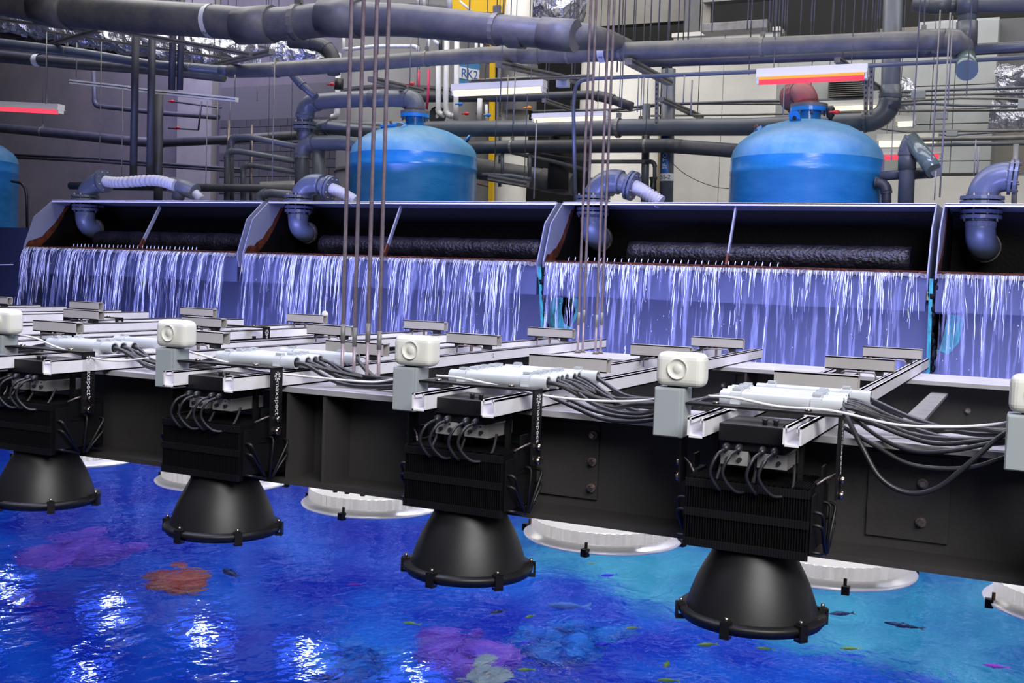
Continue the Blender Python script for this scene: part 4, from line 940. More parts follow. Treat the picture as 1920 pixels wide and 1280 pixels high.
pipe('thin_elbow_pipe', 'thin dark elbow pipe with black valve near the labelled pipe', 'pipe', [(1150, 303), (1228, 303), (1226, 420)], 17.5, 3.6, 'pvc_dark')
tag(MB().tube([PY(1225, 332, 17.45), PY(1225, 340, 17.45), PY(1224, 350, 17.45), PY(1224, 357, 17.45)], [.07, .05, .05, .07], 12).build('union_valve', 'rubber'), 'black union valve on the thin elbow pipe', 'valve')
for (v0_, v1_, mt_, tx, sz, colr) in ((262, 326, 'blue_label', 'SF TO', .15, 'white_label'), (326, 340, 'white_label', 'SS-2', .13, 'black_ink'), (247, 262, 'blue_label', '', .1, 'white_label')):
    a = PY(1250, v0_, 17.6); b_ = PY(1250, v1_, 17.6); rr_ = 13.25*depth(a)/FPX
    if mt_ == 'blue_label':
        bb = MB(); N = 9; vs = []
        for e_ in (a, b_):
            for j in range(N): an = -1.5-.5+1.0*j/(N-1); vs.append(V(e_.x+rr_*cos(an)*1.01, 17.6+rr_*sin(an)*1.01, e_.z))
        bb.add(vs, [(j, j+1, N+j+1, N+j) for j in range(N-1)], True); bb.build('flow_label', mt_, sfp)
        if tx: lettering(tx, V((a.x+b_.x)/2+rr_*.12, 17.6-rr_*1.05, PY(1250, 303, 17.6).z), (0, 0, 1), (-1, 0, 0), .10, colr, sfp)
    else:
        MB().tube([a, b_], rr_*1.01, 24, caps=False).build('flow_label', mt_, sfp)
        lettering(tx, V((a.x+b_.x)/2+rr_*.15, 17.6-rr_*1.07, (a.z+b_.z)/2), (1, 0, 0), (0, 0, 1), .10, colr, sfp)
# blue-grey electrical conduit in front
pipe('steel_conduit', 'slim blue grey conduit bending down left of the right rods', 'conduit', [(1079, 380), (1075, 200), (1080, 152), (1115, 147), (1400, 135), (1990, 104)], 14.9, 3.6, 'pvc_blue', R=.35, elbows=False)
CD = [([(1000, 209), (1150, 206), (1230, 196), (1400, 190), (1560, 188)], 18.2, 2.6), ([(1000, 212), (1180, 208), (1250, 194), (1560, 195)], 18.4, 1.8), ([(1220, 217), (1400, 215), (1620, 210)], 18.2, 2),
      ([(1685, 172), (1800, 168), (1990, 162)], 18.0, 2.6), ([(1685, 180), (1760, 178), (1990, 174)], 18.1, 2.2), ([(1685, 190), (1800, 184), (1880, 185), (1990, 190)], 18.2, 2.4), ([(1685, 196), (1740, 194), (1800, 198), (1990, 200)], 18.0, 2.6),
      ([(1685, 208), (1990, 206)], 18.3, 2.4), ([(1700, 246), (1990, 244)], 18.0, 2.6), ([(1640, 240), (1700, 248), (1780, 254), (1840, 250), (1990, 240)], 18.4, 1.6), ([(880, 152), (1000, 145), (1110, 142)], 16.8, 3), ([(1720, 262), (1990, 256)], 17.6, 4.2), ([(1720, 272), (1990, 268)], 17.8, 3.4)]
for k, (pt, Y_, r_) in enumerate(CD):
    ordn = ['curving level conduit left of the big tank, upper', 'dark cable line left of the big tank', 'rusty rail line just above the level pipe', 'topmost conduit right of the thick riser', 'second conduit right of the thick riser', 'dark sagging conduit right of the thick riser', 'fourth conduit right of the thick riser', 'brown lowest conduit right of the thick riser', 'conduit left of the right foil duct, lower', 'thin curving cable conduit above the red strip', 'slim rail above the central strip lamp', 'wide strut line at the right, upper', 'wide strut line at the right, lower'][k]
    pipe('conduit_run', 'thin ' + ordn, 'conduit', pt, Y_, r_, 'galv' if k % 3 else 'pvc', R=.4, elbows=False, n=8)
bxs = [(1056, 155, .2, .15), (1722, 178, .2, .12), (1766, 217, .16, .11), (1635, 103, .26, .12), (1785, 251, .16, .08), (1916, 196, .1, .14)]
for k, (u, v, sx, sz) in enumerate(bxs):
    c = PY(u, v, 16.6 if k in (0, 3) else 17.8); tag(MB().rbox((c.x-sx/2, c.y-.06, c.z-sz/2), (c.x+sx/2, c.y+.06, c.z+sz/2), .01).build('junction_box', 'post_grey'),
        'small grey junction box ' + ['right of the central strip lamp', 'on the conduits right of the thick riser', 'below those conduits with a black lead', 'above the red and orange lamp', 'on the thin curving cable conduit', 'at the right edge'][k], 'box')

# ------------------------------------------------------------------ STRUTS (slotted steel)
ST = [((-20, 34), (180, 60), 14.2, 14.2, .07, 'level slotted strut at top left, left part'), ((200, 54), (470, 103), 14.2, 14.2, .09, 'long slotted strut over the left wall pipes'), ((92, 84), (188, 56), 15.2, 13.9, .08, 'diagonal slotted strut at upper left'),
      ((90, 60), (440, 112), 15.8, 15.8, .06, 'rear slotted strut under the foil duct'), ((400, 122), (510, 97), 15.6, 14.0, .1, 'diagonal slotted strut under the foil bend'), ((415, 74), (512, 92), 16.5, 16.5, .06, 'pale strut behind the foil bend'),
      ((695, 148), (790, 170), 14.8, 16.8, .10, 'slotted strut below the long pipe near the left rods'), ((935, 120), (1085, 152), 14.7, 17.0, .11, 'slotted strut hung below the long pipe at centre'), ((1178, 115), (1255, 155), 14.8, 17.2, .11, 'slotted strut hung below the long pipe right of the rods'),
      ((1240, 186), (1315, 220), 17.2, 18.6, .09, 'slotted strut crossing before the labelled pipe'), ((1020, 188), (1075, 206), 17.2, 18.2, .08, 'short slotted strut behind the right rods'), ((918, 332), (990, 345), 16.6, 16.6, .12, 'short slotted strut carrying the cross tube'),
      ((1570, 112), (1645, 165), 15.6, 17.2, .09, 'strut sloping behind the red and orange lamp'), ((885, 152), (1100, 144), 15.4, 15.4, .05, 'thin dark strut above the central strip lamp')]
for a, b_, y0, y1, w_, lb in ST:
    A_, B_ = PY(a[0], a[1], y0), PY(b_[0], b_[1], y1); o = MB().beam(A_, B_, w_, w_*.8).build('slotted_strut', 'galv'); tag(o, lb, 'strut', 'slotted steel struts')
    d = (B_-A_); up = V(0, 0, 1); x_ = d.normalized().cross(up).normalized()
    for e_ in (A_.lerp(B_, .12), A_.lerp(B_, .9)): MB().tube([e_, V(e_.x, e_.y, 12.95)], .007, 6).build('hanger_rod', 'galv', o)
    g = MB(); g.beam(A_+x_*(w_*.51), B_+x_*(w_*.51), .004, w_*.25); g.beam(A_-x_*(w_*.51), B_-x_*(w_*.51), .004, w_*.25); g.build('groove', 'ins_dark', o)
# perforated uprights
for u, v0_, v1_, Y_, lb in ((1232, 145, 235, 16.8, 'perforated upright strut left of the labelled pipe'), (1624, 150, 218, 16.6, 'perforated upright strut right of the red lamp, left'), (1634, 120, 218, 16.5, 'perforated upright strut right of the red lamp, right'), (938, 190, 350, 17.9, 'perforated upright strut beside the yellow ladder')):
    A_, B_ = PY(u, v0_, Y_), PY(u-1, v1_, Y_); o = MB().beam(A_, B_, .055, .03).build('perforated_strut', 'galv'); tag(o, lb, 'strut')
    h = MB(); n = int((A_-B_).length/.07)
    for k in range(n): c = A_.lerp(B_, (k+.5)/n); h.box((c.x-.012, c.y-.018, c.z-.018), (c.x+.012, c.y-.015, c.z+.018))
    h.build('slots', 'ins_dark', o)['kind'] = 'stuff'

# thin hanger rods in the background
hr = [(1157, 0, 1157, 135), (1166, 0, 1165, 200), (1186, 0, 1186, 100), (1222, 0, 1219, 82), (1235, 0, 1234, 80), (1257, 0, 1253, 80), (1272, 0, 1271, 78), (1282, 0, 1281, 78), (1292, 0, 1290, 78), (1336, 0, 1335, 60), (1402, 0, 1401, 56), (1408, 0, 1404, 140),
      (1442, 0, 1441, 60), (1448, 0, 1447, 60), (1452, 0, 1451, 70), (1461, 0, 1459, 68), (1466, 0, 1465, 68), (1471, 0, 1470, 68), (1477, 0, 1474, 68), (1502, 0, 1500, 66), (1521, 0, 1520, 65), (1528, 0, 1525, 65), (1562, 0, 1561, 64), (1577, 0, 1576, 62), (1615, 0, 1614, 95),
      (1624, 0, 1623, 60), (1636, 0, 1634, 60), (1645, 0, 1644, 60), (1650, 0, 1648, 60), (1720, 0, 1712, 240), (1733, 0, 1732, 42), (1749, 20, 1747, 300), (1762, 25, 1762, 370), (1780, 30, 1777, 200), (1818, 0, 1812, 180), (945, 0, 938, 190), (885, 0, 876, 150), (1002, 0, 1002, 82),
      (769, 60, 768, 160), (787, 60, 786, 130), (143, 80, 143, 146), (192, 78, 187, 300), (232, 165, 228, 330), (88, 60, 86, 195), (440, 140, 440, 182), (506, 108, 510, 340), (484, 155, 482, 190), (390, 190, 386, 345), (410, 190, 407, 250), (433, 190, 431, 225), (953, 140, 950, 222), (965, 140, 963, 232),
      (1003, 225, 1001, 372), (1196, 145, 1195, 210), (1206, 145, 1205, 215), (1282, 140, 1281, 195), (1298, 150, 1295, 215), (1470, 160, 1468, 215), (1695, 260, 1671, 300), (1828, 262, 1826, 330), (1834, 275, 1832, 330), (1753, 320, 1752, 375)]
for k, (u0, v0_, u1, v1_) in enumerate(hr):
    Y_ = 14.4 if v1_ > 150 else 15.3
    a = PY(u1, v1_, Y_); zt_ = 12.95 if v0_ <= 0 else PY(u0, v0_, Y_).z
    o = MB().tube([a, V(a.x, a.y, zt_)], .0085 if k % 4 else .011, 6).build('thin_rod', 'galv')
    zn = 'over the left wall pipes' if u0 < 420 else 'near the foil bend left of centre' if u0 < 700 else 'over the middle pipes' if u0 < 1150 else 'in the row above the long right pipe, left half' if u0 < 1420 else 'in the row above the long right pipe, right half' if u0 < 1660 else 'at the right edge beside the thick riser'
    tag(o, 'thin steel hanger rod '+zn, 'rod', 'thin hanger rods '+zn)

# ------------------------------------------------------------------ STRIP LAMPS
def strip(u0, v0_, u1, v1_, Y_, tube_m, lb, hh=.13, t2=None, warm=True, wd=.16, on=True):
    A_, B_ = PY(u0, v0_, Y_), PY(u1, v1_, Y_); d = (B_-A_).normalized()
    o = empty('strip_lamp', ((A_+B_)/2), lb, 'lamp', 'long strip lamps among the pipes')
    b = MB().beam(A_+V(0, 0, hh*.25), B_+V(0, 0, hh*.25), wd, hh*.55); b.build('housing', 'fix_white', o)
    MB().beam(A_-V(0, 0, hh*.05), B_-V(0, 0, hh*.05), wd*1.2, hh*.1).build('lip', 'fix_white', o)
    for e_ in (A_.lerp(B_, .15), A_.lerp(B_, .85)): MB().tube([e_+V(0, 0, hh*.4), V(e_.x, e_.y, 12.95)], .006, 6).build('hanger_rod', 'galv', o)
    if on:
        x_ = d.cross(V(0, 0, 1)).normalized()
        MB().tube([A_+d*.04-V(0, 0, hh*.40)+x_*wd*.22, B_-d*.04-V(0, 0, hh*.40)+x_*wd*.22], hh*.17, 10).build('tube', tube_m, o)
        MB().tube([A_+d*.04-V(0, 0, hh*.13)+x_*wd*.48, B_-d*.04-V(0, 0, hh*.13)+x_*wd*.48], hh*.12, 10).build('tube', t2 or tube_m, o)
        for e_ in (A_+d*.02, B_-d*.02): MB().cbox(e_-V(0, 0, hh*.28), .03, wd*.8, hh*.4).build('end_cap', 'fix_white', o)
    return o
strip(850, 170, 1022, 162, 15.0, 'lamp_white', 'bright warm white strip lamp in the upper centre', .17)
strip(1000, 222, 1142, 217, 16.8, 'lamp_white', 'warm white strip lamp behind the right steel rods', .13)
strip(1420, 145, 1628, 135, 14.9, 'lamp_red', 'strip lamp with orange and red tubes over the big right tank', .19, 'lamp_orange')
strip(-60, 196, 115, 205, 15.0, 'lamp_red', 'strip lamp with red tube at the left edge', .17)
strip(492, 352, 553, 350, 17.0, 'lamp_white', 'short glowing strip lamp low behind the second tray', .2)
strip(1535, 200, 1650, 196, 18.2, 'lamp_white', 'white strip lamp behind the thick riser', .14)
strip(1680, 228, 1718, 226, 18.4, 'lamp_white', 'short white strip lamp end right of the thick riser', .16)
strip(1645, 264, 1760, 262, 18.0, 'lamp_white', 'white strip lamp right of the big tank', .18)
strip(1655, 290, 1766, 287, 17.8, 'lamp_red', 'white strip lamp with red tube right of the big tank', .15)
for (u0, v0_, u1, v1_, lb) in ((133, 153, 243, 165, 'unlit white strut lamp hanging at left, left half'), (290, 172, 444, 187, 'unlit white strut lamp hanging at left, right half'), (243, 166, 292, 172, 'joint piece of the unlit strut lamp at left')):
    A_, B_ = PY(u0, v0_, 15.4), PY(u1, v1_, 15.4); o = MB().beam(A_, B_, .09, .075).build('hanging_strut', 'fix_white'); tag(o, lb, 'strut')
    MB().beam(A_+V(0, -.046, 0), B_+V(0, -.046, 0), .004, .014).build('groove', 'ins_dark', o)

# ------------------------------------------------------------------ FAR BACKGROUND
# left concrete wall and block wall
wl = struct('wall_left', box((-33.9, 21.0, .3), (-12.6, 21.3, 12)), 'concrete'); wl.name = 'wall_left'
x0 = PY(402, 250, 20.6).x; x1 = PY(640, 250, 20.6).x
a = PY(340, 250, 20.9); c = PY(404, 250, 20.9)
struct('trim_5', box((a.x, 20.75, .3), (c.x, 20.99, 12)), 'concrete_light')
bw = struct('wall_back', box((x0, 20.8, .3), (x1, 21.0, 6.2)), 'mortar')
bwd, bh = .39, .19; zz = 2.6; row = 0; first_b = None
while zz < 5.4:
    xx = x0+(bwd/2 if row % 2 else 0)
    while xx+bwd < x1:
        if first_b is None:
            first_b = MB().rbox((xx+.006, 20.785, zz+.006), (xx+bwd-.006, 20.82, zz+bh-.006), .004).build('block', 'block', bw); bx0, bz0 = xx, zz
        else:
            c_ = first_b.copy(); C.objects.link(c_); c_.location = (xx-bx0, random.uniform(-.003, .003), zz-bz0)
        xx += bwd
    zz += bh; row += 1
    if row > 14: break
# big grey skimmer tank
def cyl(name, label, cat, u, wpx, v0_, v1_, Y_, mt, seams=0, n=56):
    c = PY(u, v0_, Y_); R = wpx/2*depth(c)/FPX; zb = max(.3, PY(u, v1_, Y_).z) if v1_ else .3
    o = MB().lathe([(0, c.z), (R, c.z), (R, zb)], (c.x, Y_, 0), n).build(name, mt); 
    for f in o.data.polygons: f.use_smooth = abs(f.normal.z) < .5
    tag(o, label, cat)
    for k in range(seams):
        z = c.z-(k+.6)*(c.z-max(zb, 3))/(seams+.3); MB().ring((c.x, Y_, z), (0, 0, 1), R+.03, R-.01, .05, n).build('seam_ring', mt, o)
    return o, c, R
sk, sc_, sR = cyl('skimmer_tower', 'huge dark grey cylindrical tower behind the left blue tank', 'tower', 790, 300, -40, None, 20.0, 'skimmer', 3)
an = -1.2; sn = PY(876, 142, 20.0)
for k in range(60):
    q = V(sc_.x+cos(an)*sR, 20+sin(an)*sR, sn.z); dd = (q-CP); uu = 960+FPX*dd.dot(Rv)/dd.dot(Fv); an += (878-uu)*.003
    sn = V(q.x, q.y, PY(878, 142, q.y).z)
tv = V(-sin(an), cos(an), 0)
sg = tag(MB().beam(V(sc_.x+cos(an)*(sR+.02), 20+sin(an)*(sR+.02), sn.z-.22), V(sc_.x+cos(an)*(sR+.02), 20+sin(an)*(sR+.02), sn.z+.26), .01, .52, up=tv).build('round_sign', 'sign_blue'), 'light blue sign with capital letters on the grey tower', 'sign')
sp_ = V(sc_.x+cos(an)*(sR+.03), 20+sin(an)*(sR+.03), sn.z+.02)
MB().beam(sp_-V(0, 0, .10)+V(cos(an), sin(an), 0)*.001, sp_+V(0, 0, .12)+V(cos(an), sin(an), 0)*.001, .006, .5, up=tv).build('white_band', 'white_label', sg)
lettering('RK2', sp_+V(cos(an), sin(an), 0)*.01, tv, (0, 0, 1), .24, 'blue_label', sg)
# white plumbing on the tower
WP = [([(822, 100), (822, 215), (832, 215)], 5, 'pvc_white', 'white vertical pipe on the grey tower, leftmost of three'), ([(838, 60), (836, 196), (838, 216), (852, 218)], 5, 'pvc_white', 'white vertical pipe on the grey tower, middle of three'), ([(857, 60), (855, 200), (855, 225)], 5, 'pvc_white', 'white vertical pipe on the grey tower, rightmost of three'),
      ([(644, 92), (660, 92), (700, 87), (785, 87), (786, 100)], 3.4, 'pvc_white', 'white tube curving round the top of the grey tower'), ([(635, 100), (632, 220), (622, 220)], 5, 'pvc_white', 'white vertical pipe at the left side of the grey tower'), ([(803, 68), (803, 98)], 3.4, 'pvc_white', 'short white tube above the long pipe'),
      ([(785, 132), (784, 175)], 2.6, 'magenta', 'tube with pink band below the long pipe, left'), ([(804, 130), (803, 175), (800, 205)], 2.6, 'magenta', 'tube with pink band below the long pipe, right'), ([(826, 70), (826, 100)], 3.6, 'rubber', 'black tube piece above the leftmost white pipe'), ([(814, 72), (816, 82), (826, 82)], 3.2, 'pvc_white', 'small white elbow tube under the main pipe'),
      ([(900, 185), (898, 232)], 5, 'pvc_white', 'thick white upright pipe right of the grey tower'), ([(912, 196), (913, 235)], 3, 'pvc_white', 'white upright tube next to the yellow ladder'), ([(785, -10), (784, 10)], 3.2, 'pvc_white', 'white tube at the top edge, left one'), ([(795, -10), (795, 12)], 3.2, 'pvc_white', 'white tube at the top edge, right one'),
      ([(843, -20), (843, 18)], 5, 'pvc_white', 'thick white tube at the top edge beside the yellow frame'), ([(893, 78), (893, 105)], 3, 'pvc_white', 'white tube piece below the main pipe, left'), ([(903, 78), (903, 105)], 3, 'pvc_white', 'white tube piece below the main pipe, right'), ([(862, 2), (885, 22)], 2.2, 'pvc_white', 'white sloping handrail at the top edge'), ([(645, 60), (644, 100)], 3, 'pvc_white', 'short white tube between main pipe and tower ring')]
for pt, r_, mt_, lb in WP: pipe('tower_pipe', lb, 'pipe', pt, 17.7, r_, mt_, R=.12)
tag(MB().ring(PY(820, 217, 17.9), (0, 1, 0), .17, .05, .05, 24).build('round_port', 'pvc_dark'), 'dark round flanged port on the grey tower', 'port')
for k, (u, v, mt_, lb) in enumerate(((772, 157, 'red', 'small red valve handle beside the air valve'), (623, 158, 'red', 'red lever handle left of the left rods'), (875, 213, 'red', 'small red handle on black tube right of tower'), (863, 195, 'cyan', 'small blue handle on white pipe'), (916, 216, 'cyan', 'blue valve handle beside the yellow ladder'), (1568, 210, 'red', 'red button of the valve on the big right tank'), (992, 202, 'orange', 'orange ball lamp left of the warm strip lamp'), (323, 190, 'red', 'red handle on the left wall tubing, upper'), (333, 240, 'red', 'red handle on the left wall tubing, lower'))):
    c = PY(u, v, 15.8 if k in (0, 1, 5) else 17.5); b = MB().ball(c, .045, 10, (1.2, .7, .7)); b.tube([c, c+V(-.10, 0, 0)], .014, 6); tag(b.build('handle', mt_), lb, 'handle')
vv = empty('black_valve', PY(1556, 212, 15.9), 'black valve with red button standing on the big tank', 'valve')
MB().tube([PY(1557, 230, 15.9), PY(1557, 222, 15.9), PY(1557, 218, 15.9), PY(1557, 203, 15.9), PY(1557, 199, 15.9)], [.02, .03, .055, .06, .04], 12).build('valve_body', 'rubber', vv)
tag(MB().tube([PY(636, 148, 17.0), PY(635, 168, 17.0)], .08, 12).build('valve_body', 'rubber'), 'black valve body with teeth left of the left rods', 'valve')
for (u0, v0_, u1, v1_, Y_, lb) in ((320, 190, 415, 202, 18.8, 'thin dark tube with red handle on left wall, upper'), (316, 240, 372, 243, 18.8, 'thin dark tube with red handle on left wall, lower'), (372, 243, 378, 190, 18.8, 'short upright tube on the left wall')):
    tag(MB().tube([PY(u0, v0_, Y_), PY(u1, v1_, Y_)], .02, 8).build('thin_tube', 'pvc_dark'), lb, 'tube')

# yellow ladder & frame
lad = empty('ladder', PY(915, 330, 19.6), 'yellow steel ladder frame right of the grey tower', 'ladder')
for u in (889, 925): MB().beam(PY(u, -40, 19.6), PY(u-4, 380, 19.6), .10, .06).build('stile', 'yellow', lad)
for k in range(12): v = -20+k*33; MB().tube([PY(889, v, 19.6), PY(925, v+8, 19.6)], .018, 8).build('rung', 'rust', lad)
for u in (905, 912): MB().beam(PY(u, -40, 19.9), PY(u, 22, 19.9), .08, .05).build('post', 'yellow', lad)
yf = tag(MB().beam(PY(838, 8, 19.0), PY(945, 12, 19.0), .12, .26).build('yellow_beam', 'yellow'), 'yellow frame beam at the very top right of the tower', 'frame')

# white tower / enclosure / panels
cyl('white_tank', 'off white cylindrical vessel behind the central strip lamp', 'tank', 970, 62, -40, None, 20.5, 'white_wall', 2)
cyl('grey_vessel', 'dark grey vessel band under the long pipe at centre', 'tank', 975, 68, 122, 210, 20.2, 'skimmer', 1)
cyl('white_vessel', 'large off white vessel behind the right rods', 'tank', 1165, 150, 122, None, 21.5, 'white_wall', 0)
wp = empty('white_enclosure', PY(1380, 240, 22), 'large off white panelled enclosure left of the big right tank', 'enclosure')
a = PY(1262, 82, 22); c = PY(1445, 400, 22)
pn = 2
for k in range(pn):
    xa_ = a.x+(c.x-a.x)*k/pn; xb_ = a.x+(c.x-a.x)*(k+1)/pn; MB().rbox((xa_+.004, 22.0, .3), (xb_-.004, 22.12, a.z+.12), .01).build('panel', 'white_wall', wp)
MB().box((a.x-.02, 21.95, a.z+.12), (c.x+.02, 22.4, a.z+.2)).build('roof_edge', 'white_wall', wp)
cr = empty('cream_wall_unit', PY(1150, 320, 22.6), 'warm lit cream panelled unit behind the third inlet pipe', 'enclosure')
a = PY(1085, 250, 22.6); c = PY(1245, 400, 22.6)
for k in range(3):
    xa_ = a.x+(c.x-a.x)*k/3; xb_ = a.x+(c.x-a.x)*(k+1)/3; MB().rbox((xa_+.008, 22.6, .3), (xb_-.008, 22.7, a.z+.1), .01).build('panel', 'cream_wall', cr)
dp = empty('duct_casing', PY(1785, 200, 21.5), 'pale grey air duct casing of square panels at right', 'duct')
a = PY(1722, 40, 21.5); c = PY(1852, 400, 21.5); rows = [(40, 98), (98, 160), (160, 205), (205, 232), (232, 262), (262, 302), (302, 325)]
for (va, vb) in rows:
    z1_ = PY(1785, va, 21.5).z; z0_ = PY(1785, vb, 21.5).z
    for k in range(2):
        xa_ = a.x+(c.x-a.x)*k/2; xb_ = a.x+(c.x-a.x)*(k+1)/2; MB().rbox((xa_+.006, 21.5, z0_+.008), (xb_-.006, 21.6, z1_-.008), .006).build('panel', 'grey_panel', dp)
MB().box((a.x, 21.56, PY(1785, 325, 21.5).z), (c.x, 22.6, a.z)).build('casing', 'grey_panel', dp)
tag(box((PY(1645, 335, 21).x, 21, .3), (PY(1990, 335, 21).x, 21.2, PY(1800, 330, 21).z)).build('white_partition', 'white_wall'), 'plain white partition low at the right behind the tray', 'partition')
tag(box((PY(1440, 140, 23.5).x, 23.5, .3), (PY(1730, 140, 23.5).x, 23.7, PY(1600, 105, 23.5).z)).build('pale_partition', 'grey_panel'), 'pale partition behind the thick riser', 'partition')
gr = empty('louvre_grille', PY(1590, 160, 23.3), 'dark louvred grille behind the red lamp', 'grille')
a = PY(1555, 145, 23.3); c = PY(1625, 180, 23.3)
MB().box((a.x, 23.35, c.z), (c.x, 23.4, a.z)).build('backing', 'dark', gr)
for k in range(10): z = c.z+(a.z-c.z)*(k+.5)/10; MB().beam((a.x, 23.3, z), (c.x, 23.3, z), .04, .012).build('slat', 'galv', gr)
# upper floor edge, dark openings, columns
tag(box((PY(1000, 60, 24).x, 24, PY(1000, 58, 24).z), (PY(1330, 60, 24).x, 24.3, 9)).build('concrete_soffit', 'concrete_light'), 'pale concrete face behind the hanger rods at top', 'soffit')
for k, (ua, ub, mt_, lb) in enumerate(((1290, 1318, 'skimmer', 'rounded grey column at the top behind the rods'), (1320, 1338, 'concrete_light', 'light concrete column at top'))):
    a = PY(ua, 0, 23.8); b_ = PY(ub, 0, 23.8); tag(box((a.x, 23.6, a.z-1.0), (b_.x, 23.9, 9)).build('column', mt_), lb, 'column')
a = PY(1320, 2, 23.5); b_ = PY(1560, 2, 23.5); tag(box((a.x, 23.4, a.z-.05), (b_.x, 23.7, a.z+.25)).build('concrete_lintel', 'concrete_light'), 'pale concrete lintel at the top edge right of centre', 'lintel')
a = PY(1316, 58, 21.0); b_ = PY(1440, 58, 21.0); tag(MB().rbox((a.x, 20.9, a.z-.04), (b_.x, 21.3, a.z+.12), .01).build('cable_tray', 'galv'), 'grey cable tray box above the long pipe', 'cable tray')
for k, (ua, ub) in enumerate(((330, 365), (372, 430), (436, 480), (486, 540), (545, 600))):
    a = PY(ua, 0, 22); b_ = PY(ub, 0, 22); tag(box((a.x, 22, a.z-1.2), (b_.x, 22.2, 9)).build('wall_panel', 'concrete_light'), 'pale upright wall panel above the main pipe, ' + ['first', 'second', 'third', 'fourth', 'fifth'][k] + ' from left', 'panel')
# foil ducts
from mathutils import noise as NZ
def foil(label, pts, Y_, rpx, n=26, seg=26):
    P = [PY(p[0], p[1], Y_) for p in pts]; line = []
    for i in range(len(P)-1):
        for k in range(seg): line.append(P[i].lerp(P[i+1], k/seg))
    line.append(P[-1]); r = rpx*depth(P[0])/FPX
    mb = MB().tube(line, r, n)
    for v in mb.v:
        q = v*5.5; v += V(NZ.noise(q), NZ.noise(q+V(9, 2, 1)), NZ.noise(q+V(3, 7, 5)))*r*.42
    mb.sm = [False]*len(mb.f)
    return tag(mb.build('foil_duct', 'foil'), label, 'duct', 'foil wrapped ducts')
foil('crumpled silver foil duct at the top left corner', [(-60, 20), (150, 56), (330, 88), (470, 108)], 16.2, 26)
foil('crumpled silver foil bend below the main pipe', [(520, 100), (560, 98), (600, 108)], 16.6, 26)
foil('crumpled silver foil duct at the top behind the right rods', [(990, -20), (1080, 20)], 21.0, 38)
foil('pale foil wrapped duct at the right edge, upper', [(1870, 150), (1990, 160)], 20.5, 30)
foil('pale foil wrapped duct at the right edge, lower', [(1860, 215), (1990, 225)], 20.6, 26)
foil('foil duct piece behind the thick riser', [(1665, 158), (1715, 190)], 21.0, 22)
A_, B_ = PY(-60, 62, 16.6), PY(420, 118, 16.6); tag(MB().beam(A_, B_, .6, .22).build('duct_underside', 'ins_dark'), 'dark underside of the duct at upper left', 'duct')
# dark room masses behind
tag(box((PY(1640, 100, 25).x, 25, .3), (PY(1990, 100, 25).x, 25.2, PY(1800, 45, 25).z)).build('rear_partition', 'concrete_light'), 'grey rear partition in the far right background', 'partition')
tag(box((PY(1860, 100, 22).x, 22, PY(1880, 145, 22).z), (PY(1990, 100, 22).x, 22.2, PY(1880, 35, 22).z)).build('metal_casing', 'skimmer'), 'dull metal casing at the upper right edge', 'casing')
tag(MB().tube(crom([PY(1372, 354, 17), PY(1340, 350, 17), PY(1300, 335, 17), PY(1268, 313, 17), PY(1240, 280, 17)]), .006, 6).build('loose_wire', 'rubber'), 'thin black wire drooping to the big right tank', 'wire')

# ------------------------------------------------------------------ FISH AND CORAL
def fish(u, v, L, ang, mt, lb, dpt=.22, g=None):
    c = PW(u, v, dpt); o = empty('fish', c, lb, 'fish', g); o.rotation_euler = (0, 0, ang)
    b = MB(); n = 10; sec = [(-.5, .02), (-.42, .07), (-.25, .15), (-.05, .20), (.15, .18), (.33, .10), (.45, .04)]
    vs = []
    for xx, h in sec:
        for j in range(n): a = 2*pi*j/n; vs.append(V(xx*L, h*.95*L*cos(a), h*1.35*L*sin(a)))
    b.add(vs, [(i*n+j, i*n+(j+1) % n, (i+1)*n+(j+1) % n, (i+1)*n+j) for i in range(len(sec)-1) for j in range(n)], True)
    b.f += [tuple(reversed(range(n))), tuple(range((len(sec)-1)*n, len(sec)*n))]; b.sm += [True, True]
    for q in (b,): q.v = [p_+c for p_ in q.v]
    b.build('body', mt, o)
    t = MB(); t.add([c+V(.42*L, 0, 0), c+V(.68*L, .16*L, .14*L), c+V(.60*L, 0, 0), c+V(.68*L, -.16*L, -.14*L), c+V(.43*L, .012*L, .0)], [(0, 1, 2), (0, 2, 3), (4, 2, 1), (4, 3, 2)]); t.build('tail_fin', mt, o)
    t = MB(); t.add([c+V(-.15*L, 0, .17*L), c+V(.05*L, .02*L, .30*L), c+V(.28*L, 0, .12*L), c+V(.05*L, -.02*L, .17*L)], [(0, 1, 2), (0, 2, 3), (0, 3, 1)]); t.build('dorsal_fin', mt, o)
    for s_ in (-1, 1):
        t = MB(); t.add([c+V(-.2*L, s_*.09*L, 0), c+V(.0, s_*.26*L, -.03*L), c+V(-.05*L, s_*.09*L, -.02*L)], [(0, 1, 2), (2, 1, 0)]); t.build('side_fin', mt, o)
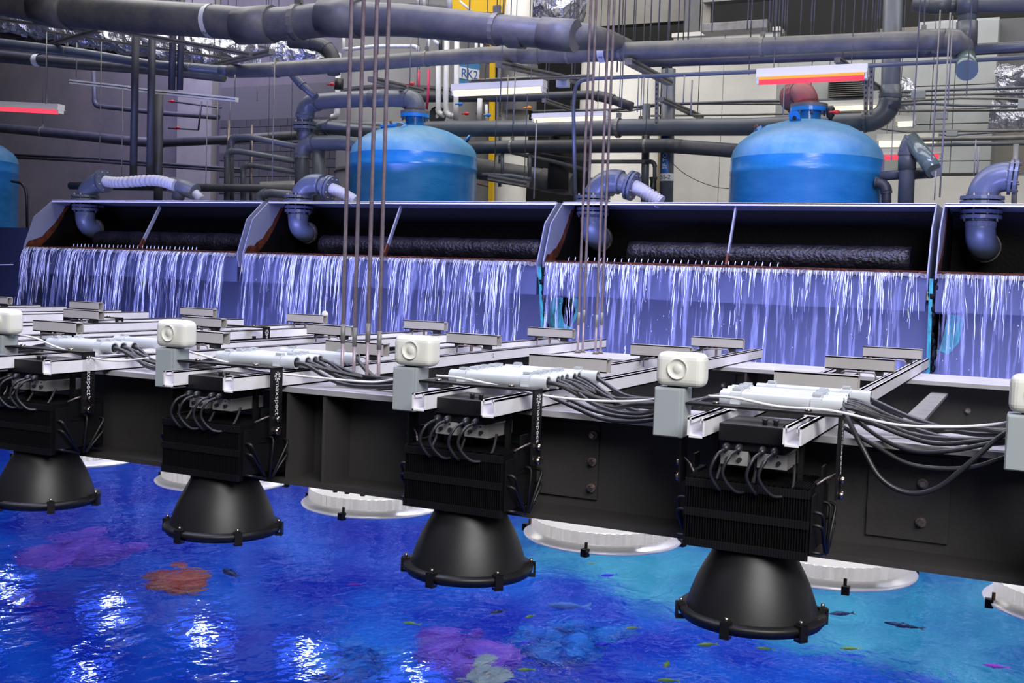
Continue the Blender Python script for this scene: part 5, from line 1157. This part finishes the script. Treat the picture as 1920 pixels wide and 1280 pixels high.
FS = [(1185, 1177, .13, .4, 'fish_yellow', 'yellow fish right of the large right lamp reflection'), (1325, 1208, .16, .2, 'fish_yellow', 'yellow green fish under the rim of the large right lamp'), (1432, 1215, .13, -.2, 'fish_yellow', 'yellow fish just right of the first under the large lamp'), (1592, 1215, .15, .1, 'fish_yellow', 'yellow fish in the turquoise water at lower right'),
      (1250, 1245, .13, 1.3, 'fish_yellow', 'upright yellow fish below the large right lamp'), (993, 1155, .10, .8, 'fish_yellow', 'small yellow fish under the central lamp'), (985, 1255, .12, .1, 'fish_yellow', 'yellow fish beside the pale coral ripples'), (770, 1168, .14, -.3, 'fish_yellow', 'faint yellow fish left of the central lamp'), (1108, 1056, .09, .2, 'fish_yellow', 'tiny yellow fish below a silver lamp'), (1250, 1275, .15, 0, 'fish_yellow', 'yellow fish cut by the bottom edge'),
      (1690, 1172, .30, -.5, 'fish_dark', 'black fish near the surface at right'), (1575, 1150, .22, .2, 'fish_dark', 'dark fish beside the rim of the large right lamp'), (932, 1147, .16, .6, 'fish_dark', 'dark fish below the central lamp'), (1140, 1078, .16, .3, 'fish_blue', 'blue fish right of the central lamp'), (985, 1205, .13, .7, 'fish_blue', 'violet blue fish below the centre'), (1130, 1207, .15, 0, 'fish_blue', 'blue fish with yellow tail left of the large lamp'),
      (663, 1095, .12, .3, 'fish_pink', 'bright pink fish left of the central lamp'), (1865, 1248, .18, -.3, 'fish_pink', 'pinkish fish at lower right'), (430, 1072, .3, -.9, 'fish_dark', 'dark large fish under the second lamp'), (1060, 1135, .35, 0, 'fish_grey', 'long grey violet fish in the turquoise water')]
for u, v, L, a, mt_, lb in FS: fish(u, v, L*.72, a+YAW, mt_, lb, .12 if L < .25 else .35)
def coral(u, v, d, r, mt_, lb, n=9, flat=.5):
    c = PW(u, v, d); rr = random.Random(int(u)); b = MB()
    for k in range(n):
        q = c+V(rr.uniform(-1, 1)*r, rr.uniform(-1, 1)*r*1.2, rr.uniform(-.3, .2)*r); b.ball(q, r*rr.uniform(.25, .55), 16, (1, 1.2, flat))
    b.ball(c-V(0, 0, r*.3), r*.9, 18, (1.1, 1.3, flat*.6))
    for p_ in b.v: q = p_*(2.2/r*.25*4)*.5; p_ += V(NZ.noise(q), NZ.noise(q+V(7, 3, 1)), NZ.noise(q+V(1, 9, 4)))*r*.45
    tag(b.build('coral', mt_), lb, 'coral')
coral(340, 1080, 1.6, .22, 'coral_orange', 'orange coral head glowing under the water left of centre')
coral(150, 1030, 1.8, .4, 'coral_violet', 'long violet coral patch at lower left')
coral(870, 1225, 1.6, .30, 'coral_violet', 'violet coral patch at the bottom centre')
coral(1050, 1200, 1.9, .30, 'coral_cyan', 'cyan blue coral right of the bottom centre')
coral(650, 1235, 2.0, .28, 'coral_cyan', 'cyan coral near the reflections at the bottom')
coral(920, 1262, .6, .14, 'coral_cream', 'cream coral near the bottom edge')
